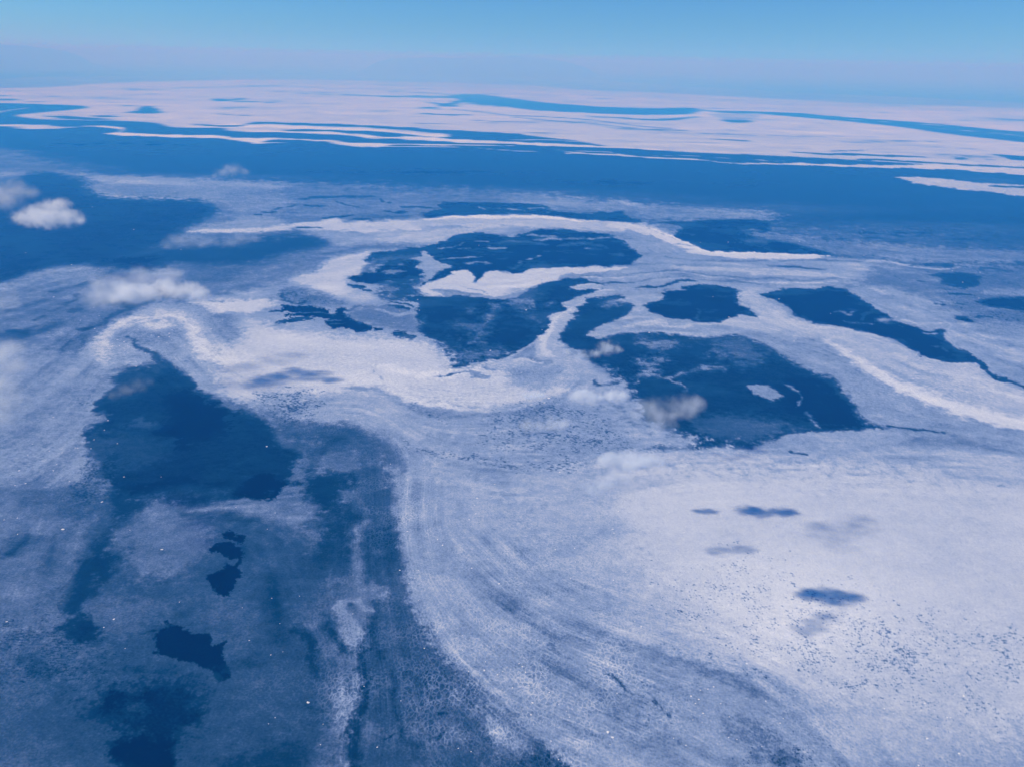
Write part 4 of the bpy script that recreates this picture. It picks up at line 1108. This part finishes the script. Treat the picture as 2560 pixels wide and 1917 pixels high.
hill_range('distant_hills', 'faint blue ridge of hills showing above the haze left of the middle', 900, 1500, 120000.0, [0, 1500, 2000, 2180, 2260, 2300, 2380, 2520, 2560, 2700, 2520, 2300, 2100, 1500, 0], 12000, 7)
hill_range('distant_hills', 'pale mountain shoulder in the haze at the far left edge', -260, 260, 120000.0, [0, 1600, 2000, 2450, 2680, 2560, 2600, 2720, 2620, 2480, 2350, 2150, 1600, 0], 11000, 23)

# ---------------------------------------------------------------- small clouds under the camera
def cloud(label, puffs, h, dens, seed, thick=0.55, soft=1.0, col=(0.93, 0.97, 1.0)):
    """puffs: (photo x, photo y, half width in photo px); one cloud hung at height h"""
    c0 = Vector((0, 0, 0)); pl = []
    for (x, y, w, *rest) in puffs:
        p = at(x, y, h)
        k = math.sqrt(p.x ** 2 + p.y ** 2 + (ALT - h) ** 2) / FPX
        pl.append((p, w * k * 1.15, rest[0] if rest else 1.0))
    base = sum((p for p, _, _ in pl), Vector()) / len(pl)
    # the body: blobs melted together
    mb = bpy.data.meshes.new('cloud')
    import bmesh
    bm = bmesh.new()
    for (p, r, fl) in pl:
        mt = Matrix.Translation(p - base) @ Matrix.Diagonal((r * 1.4, r * 1.4, r * 1.4 * thick * fl, 1))
        bmesh.ops.create_icosphere(bm, subdivisions=3, radius=1.0, matrix=mt)
    bm.to_mesh(mb); bm.free()
    o = bpy.data.objects.new('cloud', mb); COL.objects.link(o); o.location = base
    size = min(r for _, r, _ in pl)
    md = o.modifiers.new('melt', 'REMESH'); md.mode = 'VOXEL'; md.voxel_size = size * thick * 0.16
    dg = bpy.context.evaluated_depsgraph_get()
    me = bpy.data.meshes.new_from_object(o.evaluated_get(dg))
    o.modifiers.clear(); o.data = me; me.name = 'cloud'
    rng = np.random.default_rng(seed)
    n = len(me.vertices)
    co = np.empty(n * 3, np.float32); me.vertices.foreach_get('co', co); co = co.reshape(-1, 3)
    sc = size * 0.6
    nn = gnoise(co[:, 0] / sc + seed, co[:, 1] / sc + co[:, 2] / sc * 1.7, seed) * size * 0.10
    nr = np.empty(n * 3, np.float32); me.vertices.foreach_get('normal', nr); nr = nr.reshape(-1, 3)
    co += nr * nn[:, None]
    me.vertices.foreach_set('co', co.ravel()); me.update()
    # vapour: thick in each puff's heart, torn to shreds at its rim
    m = bpy.data.materials.new('cloud_vapour'); m.use_nodes = True
    t = NT(m.node_tree); t.n.clear()
    tc = t.node('ShaderNodeTexCoord').outputs['Object']
    body = None
    for (p, r, fl) in pl:
        d = p - base
        s = t.node('ShaderNodeVectorMath', operation='SUBTRACT'); t.put(s.inputs[0], tc); s.inputs[1].default_value = d
        q = t.node('ShaderNodeVectorMath', operation='DIVIDE'); t.put(q.inputs[0], s.outputs[0]); q.inputs[1].default_value = (r, r, r * thick * fl)
        ln = t.node('ShaderNodeVectorMath', operation='LENGTH'); t.put(ln.inputs[0], q.outputs[0])
        f = t.math('SUBTRACT', 1.0, ln.outputs['Value'])
        body = f if body is None else t.math('SMOOTH_MAX', body, f, 0.7)
    n1 = t.noise(tc, 1.0 / (size * 1.1), 6, 0.62, 0.5)
    v = t.math('ADD', body, t.math('MULTIPLY', t.math('SUBTRACT', n1, 0.5), 2.5))
    den = t.mapr(v, 0.0, 1.3 * soft, 0.0, 1.0, True)
    den = t.math('MULTIPLY', den, t.mapr(body, -0.4, 0.25, 0.0, 1.0, True))
    pv = t.node('ShaderNodeVolumePrincipled')
    pv.inputs['Color'].default_value = col + (1,)
    pv.inputs['Anisotropy'].default_value = 0.2
    t.put(pv.inputs['Density'], t.math('MULTIPLY', den, 0.21 * dens / (size * thick)))
    ou = t.node('ShaderNodeOutputMaterial'); t.l.new(pv.outputs[0], ou.inputs['Volume'])
    me.materials.clear(); me.materials.append(m)
    tag(o, label, 'cloud', 'small low clouds')
    return o

CH = 550.0
cloud('puffy white cloud cut by the left edge, above the bright two-humped cloud', [(-30, 480, 46), (30, 478, 38), (78, 482, 26), (10, 500, 40)], CH, 1.5, 3)
cloud('brightest small white cloud, peaked, over the dark blue water at the left', [(130, 520, 34), (150, 510, 24), (85, 540, 40), (170, 545, 34), (120, 548, 40), (60, 545, 22), (200, 552, 14)], CH, 2.6, 5)
cloud('faint grey cloud puff alone over the wide blue lead, upper left', [(580, 424, 26), (555, 432, 20), (612, 430, 16), (535, 440, 12)], CH, 0.8, 8)
cloud('long soft grey-blue cloud hanging over the left swirl of ice', [(350, 700, 48), (300, 712, 48), (255, 715, 40), (410, 688, 34), (385, 700, 36), (280, 742, 52), (340, 738, 46), (235, 740, 36), (440, 690, 26)], CH, 1.3, 13)
cloud('small bright cloud puff at the west end of the large dark pool', [(1520, 870, 30), (1490, 885, 22), (1548, 874, 14), (1455, 888, 22), (1420, 880, 14)], CH, 2.0, 17)
cloud('torn two-lobed cloud over the lower left shore of the large dark pool', [(1715, 1015, 46), (1740, 1005, 34), (1690, 1028, 36), (1630, 1018, 42), (1645, 1042, 44), (1600, 1035, 32), (1660, 1060, 36)], CH, 1.7, 19)
cloud('big blurred white cloud at the left edge beside the grey ice', [(-30, 900, 60), (10, 880, 44), (30, 920, 42), (-20, 960, 60), (5, 1000, 50), (-10, 1040, 50)], CH, 3.2, 23, soft=1.4)
cloud('dim blue-grey cloud at the left edge above the blurred white cloud', [(-20, 755, 46), (15, 750, 30), (30, 765, 22)], CH, 1.0, 29, soft=1.4)
cloud('wispy cloud shred below the dark water, left of the white arc', [(445, 600, 30), (420, 612, 24), (470, 602, 26), (500, 610, 26), (530, 606, 20)], CH, 0.6, 31)
cloud('thin cloud wisp under the left end of the white arc', [(600, 600, 28), (570, 608, 24), (630, 596, 22), (545, 606, 18)], CH, 0.6, 37)
cloud('pale plume of cloud across the left part of the white arc', [(1035, 548, 26), (1050, 540, 20), (990, 560, 26), (930, 562, 24), (890, 558, 20), (780, 560, 18), (840, 560, 18)], CH, 0.6, 41, soft=1.3)
cloud('veil of cloud at the head of the deep pool, lower left', [(310, 975, 30), (345, 965, 26), (285, 985, 20), (370, 955, 16)], CH, 0.6, 43, soft=1.3)
cloud('faint rolled cloud over the slush right of the white arc', [(2270, 618, 20), (2295, 618, 16), (2240, 625, 20), (2190, 612, 22), (2150, 608, 18)], CH, 0.5, 47, soft=1.3)
cloud('thin cloud haze beside the torn two-lobed cloud', [(1480, 1005, 24), (1510, 1015, 24), (1540, 1030, 20)], CH, 0.5, 53, soft=1.3)

def shade_cloud(label, spots, h, dens, seed):
    """a thin cloud placed along the sun's ray from the shaded place it darkens"""
    puffs = []
    for (x, y, w, *fl) in spots:
        g = at(x, y, 0)
        p = g + SUN_DIR * (h / SUN_DIR.z)
        c = R3.T @ (np.array(p) - np.array((0, 0, ALT)))
        puffs.append((c[0] / -c[2] * FPX + IMW / 2, -c[1] / -c[2] * FPX + IMH / 2, w * mpp(x, y) / (np.linalg.norm(c) / FPX), *fl))
    return cloud(label, puffs, h, dens * 5.6, seed, soft=1.1, col=(0.94, 0.97, 1.0))
shade_cloud('thin white cloud scrap whose shadow makes two blue blots on white ice', [(1870, 1278, 26), (1900, 1282, 28), (1885, 1272, 22), (1950, 1279, 24), (1975, 1279, 20), (1925, 1280, 14)], CH, 1.2, 61)
shade_cloud('tiniest cloud scrap, its shadow the small blue blot left of the pair', [(1758, 1278, 17), (1775, 1277, 17), (1742, 1279, 12)], CH, 1.1, 67)
shade_cloud('thin cloud scrap whose weak double shadow lies below the blue blots', [(1845, 1372, 26), (1870, 1370, 22), (1790, 1380, 26), (1815, 1376, 18)], CH, 0.6, 71)
shade_cloud('white cloud scrap whose long shadow is the darkest blue blot on white ice', [(2030, 1487, 30), (2060, 1484, 32), (2090, 1490, 30), (2110, 1488, 26), (2135, 1490, 22), (2080, 1504, 28), (2010, 1488, 20)], CH, 1.4, 73)
shade_cloud('white cloud scrap whose shadow lies below the darkest blue blot', [(2055, 1542, 26), (2075, 1538, 24), (2010, 1575, 30), (2035, 1568, 28), (2045, 1552, 22)], CH, 0.7, 79)
shade_cloud('thin white cloud over the left swirl, shading the pale ice beside it', [(735, 930, 38), (790, 936, 36), (660, 952, 40), (825, 950, 28), (700, 945, 36), (760, 945, 30), (640, 962, 26)], CH, 1.1, 83)

# ---------------------------------------------------------------- ice floes
FLOES = {
 ('white ice floe fleck floating in the dark pool and slush at the lower left', 'ice floes in the lower left slush'):
   '02|932,312,10 900,395,8 812,478,8 1012,511,8 1070,798,10 880,1014,14 1397,1424,16 1120,1256,7 152,1292,8 1390,798,6 150,1152,8 35,1168,8 2036,1058,8;03|58,400,12 982,379,14 896,449,9 1548,230,7 2090,280,6 2150,562,8 1080,630,6;12|93,536,14 165,1108,8 98,1247,6;13|136,198,7 128,686,8 205,415,6 165,1227,7 556,1460,7 232,660,5 578,1283,6 108,1280,6 375,180,6',
 ('white ice floe fleck on the pale slush in the centre, below the swirl', 'ice floes in the central slush'):
   '12|1908,981,14 1896,1115,12 1838,1165,12 1306,1268,12 1566,1338,12 1610,1386,14 1862,1584,12 1240,1602,12 1160,687,7 1400,1604,8 1030,268,8 1885,1043,8 2060,860,10 1355,1605,7 2030,965,7 932,180,7 1068,122,8 2085,387,8;22|412,757,12 1216,1045,10 918,1093,12 792,895,10 868,1248,14 880,1282,10 672,1237,10 376,1425,10 540,1412,9 545,1530,8 1355,1103,10 982,1618,9 1455,692,8 1418,1007,8 1425,905,7 1485,1275,9 1497,1228,9 370,1198,7 1640,1395,7',
 ('white ice floe fleck in the dark veined slush at the bottom middle', 'ice floes in the veined slush'):
   '13|1452,630,10 2083,857,12 932,957,8 1046,1482,10 1745,1492,8 1855,1520,8 836,333,7 1980,745,9 2097,72,14 1835,828,8 1565,490,8 1780,518,8 1400,215,7 1995,608,7 1862,680,7 2057,617,7 2130,830,8 1250,1082,7 1320,72,8 1370,25,9 845,228,6 1782,648,7 1690,297,6',
 ('white ice floe fleck on the grey diagonal band at the bottom', 'ice floes on the diagonal band'):
   '23|178,1100,16 165,1203,14 322,1010,12 118,836,12 90,788,12 62,762,10 70,963,10 5,970,10 148,950,9 1612,1070,12 1545,1043,14 1690,982,10 1650,1190,12 1740,962,12 2190,1085,10 338,1430,10 1500,1465,9 1868,1398,9 1395,1405,8 907,1018,8 300,968,7 470,1172,8 405,1112,8 497,1223,9 53,883,7 255,848,7 402,1588,9 514,1610,9 1440,1085,7 1583,1105,9 1625,990,9 1800,1107,9 1875,1220,8 1560,1247,7 1640,1265,7 2155,1475,7 1940,1415,8 845,1460,8 223,563,8 640,790,6',
 ('white ice floe fleck on the pale ice at the lower right', 'ice floes on the lower right ice'):
   '23|1115,443,14 1655,487,16 2027,762,14 875,42,12 505,30,10 1060,398,7 1145,298,7 1375,485,7 2120,690,9 1010,600,6;33|1650,1537,14 1355,1102,12 1545,1225,10 1575,1228,8 1300,1640,12 1690,1040,16 1610,1030,8 1005,1150,10 132,1235,8 455,967,8 1567,1187,7 1720,1072,7 1320,1168,8 1080,1190,7 1435,1168,7 570,1025,7 105,1275,10',
 ('bright white ice floe fleck in the swirl of ice at the left', 'ice floes in the left swirl'):
   '01|463,908,10 817,1180,10 617,629,10 808,998,8 1255,1392,9 1297,1350,9 1368,1252,12 1460,1222,12 1070,1292,10 1013,1275,10 1740,1475,9 1820,1182,10 797,132,8 222,527,8 1560,497,8 1155,326,10 1030,1330,9 1075,1368,9 1100,1325,8 1440,1300,8 1460,1250,10 1485,1190,9 1350,1140,9 1190,1190,8 1305,1235,8 1815,1435,9 1940,1500,8 1580,1040,8 1175,1505,9 1215,1480,9 693,1108,8 855,1070,7 1535,700,6 850,660,6 1920,1107,8 1480,1278,7;02|460,285,9 650,548,9 535,590,9 165,745,12 220,855,11 600,835,8 130,870,8 460,745,9 280,515,8 670,550,8 425,575,8 785,555,8 490,690,8 240,610,8',
 ('small white ice floe fleck near the dark pools around the middle of the scene', 'ice floes around the middle pools'):
   '11|1610,1368,14 2022,1368,14 1410,1022,10 580,1253,9 1092,1248,9 1240,1030,8 1922,462,8 1490,460,12 1395,930,10 1460,1422,10 1140,900,8 930,1370,9 1380,1560,12 1440,1568,10 1740,1570,10 1780,1620,10 1520,1600,9 1870,1460,8 2085,1565,8 95,1290,8 450,890,7 1190,1130,7 270,1050,7;21|122,1020,14 1733,905,8 1232,1112,9 1045,1152,9 1870,1080,10 1865,435,8 180,1447,10 1625,437,7 570,935,8 375,1105,7 260,1190,8 1130,1185,7 960,760,7 85,1370,8 235,1530,9 80,1560,9',
 ('white ice floe fleck on the ice around the long pool at the right', 'ice floes around the right pool'):
   '31|225,1288,10 95,925,10 925,927,9 1108,1080,10 1255,1612,12 890,1268,8 715,1380,14 1960,1325,9 395,1183,8 270,430,8 645,565,8 1700,1515,9 600,1320,9 690,1430,9 1065,1530,9 1250,1110,6 510,1180,8 1830,695,8 1590,683,8 1680,780,8 1820,918,7 870,1520,8 1010,1650,9 540,1050,6 825,550,7',
}
def floe_material():
    m = bpy.data.materials.new('snow_on_floe'); m.use_nodes = True
    t = NT(m.node_tree); t.n.clear()
    geo = t.node('ShaderNodeNewGeometry')
    n = t.noise(geo.outputs['Position'], 0.4, 3, 0.6)
    mix = t.node('ShaderNodeMix', data_type='RGBA')
    t.put(mix.inputs[0], n)
    mix.inputs[6].default_value = (0.80, 0.80, 0.80, 1); mix.inputs[7].default_value = (0.92, 0.91, 0.89, 1)
    bs = t.node('ShaderNodeBsdfPrincipled'); t.put(bs.inputs['Base Color'], mix.outputs[2]); bs.inputs['Roughness'].default_value = 0.7
    o = t.node('ShaderNodeOutputMaterial'); t.l.new(bs.outputs[0], o.inputs['Surface'])
    return m
M_FLOE = floe_material()
rng = random.Random(4)
def floe_mesh(k):
    n = 14
    ph = [rng.uniform(0, 6.28) for _ in range(4)]
    ring = []
    for i in range(n):
        a = 2 * math.pi * i / n
        r = 1 + 0.18 * math.sin(2 * a + ph[0]) + 0.12 * math.sin(3 * a + ph[1]) + 0.08 * math.sin(5 * a + ph[2])
        ring.append((r * math.cos(a), r * math.sin(a) * rng.uniform(0.62, 0.72)))
    vs = [(x, y, -0.12) for x, y in ring] + [(x * 0.98, y * 0.98, 0.16) for x, y in ring] + [(x * 0.86, y * 0.86, 0.22 + 0.05 * math.sin(3 * i + ph[3])) for i, (x, y) in enumerate(ring)]
    vs += [(0.1, 0.05, 0.27), (0, 0, -0.12)]
    fs = []
    for l in range(2):
        for i in range(n):
            j = (i + 1) % n
            fs.append((l * n + i, l * n + j, (l + 1) * n + j, (l + 1) * n + i))
    for i in range(n):
        j = (i + 1) % n
        fs.append((2 * n + i, 2 * n + j, 3 * n)); fs.append((j, i, 3 * n + 1))
    me = bpy.data.meshes.new('ice_floe'); me.from_pydata(vs, [], fs); me.materials.append(M_FLOE)
    return me
FM = [floe_mesh(k) for k in range(8)]
def floe(t_, X, Y, s, label, group):
    ox, oy, k = org(t_)
    x, y = ox + X * k, oy + Y * k
    p = at(x, y, 0.9)
    o = bpy.data.objects.new('ice_floe', rng.choice(FM)); COL.objects.link(o)
    m = mpp(x, y)
    r = s * k * m * 0.56
    o.location = p
    # floes far off are seen edge-on: they lie a little long across the view, as the drift lines do
    o.scale = (r, r * 1.35, min(r, 9.0) * 0.8)
    o.rotation_euler.z = rng.uniform(-0.5, 0.5)
    tag(o, label, 'ice floe', group)
    return o
for (lab, grp), spec in FLOES.items():
    for part in spec.split(';'):
        t_, s = part.split('|')
        for w in s.split():
            X, Y, S = [float(q) for q in w.split(',')]
            floe(t_, X, Y, S, lab, grp)
for t_, X, Y, S, lab in (('13', 450, 1097, 20, 'single bright white floe alone on dark slush, lower left of the grey hook'),
                         ('02', 543, 1250, 19, 'bright oblong white floe on grey slush left of the two black holes'),
                         ('13', 1970, 820, 15, 'bright white floe at the upper edge of the dark veined slush'),
                         ('23', 828, 1352, 22, 'upper floe of the brightest white pair on the diagonal band'),
                         ('23', 868, 1398, 18, 'lower floe of the brightest white pair on the diagonal band'),
                         ('33', 1375, 1408, 15, 'round white floe alone on smooth pale ice near the lower right corner'),
                         ('22', 320, 122, 22, 'largest of the white floes at the right end of the bright swirl'),
                         ('22', 280, 160, 15, 'white floe just below the largest one at the end of the bright swirl'),
                         ('21', 1185, 1213, 16, 'white floe at the edge of the pale tongue above the large dark pool')):
    floe(t_, X, Y, S, lab, 'bright ice floes')
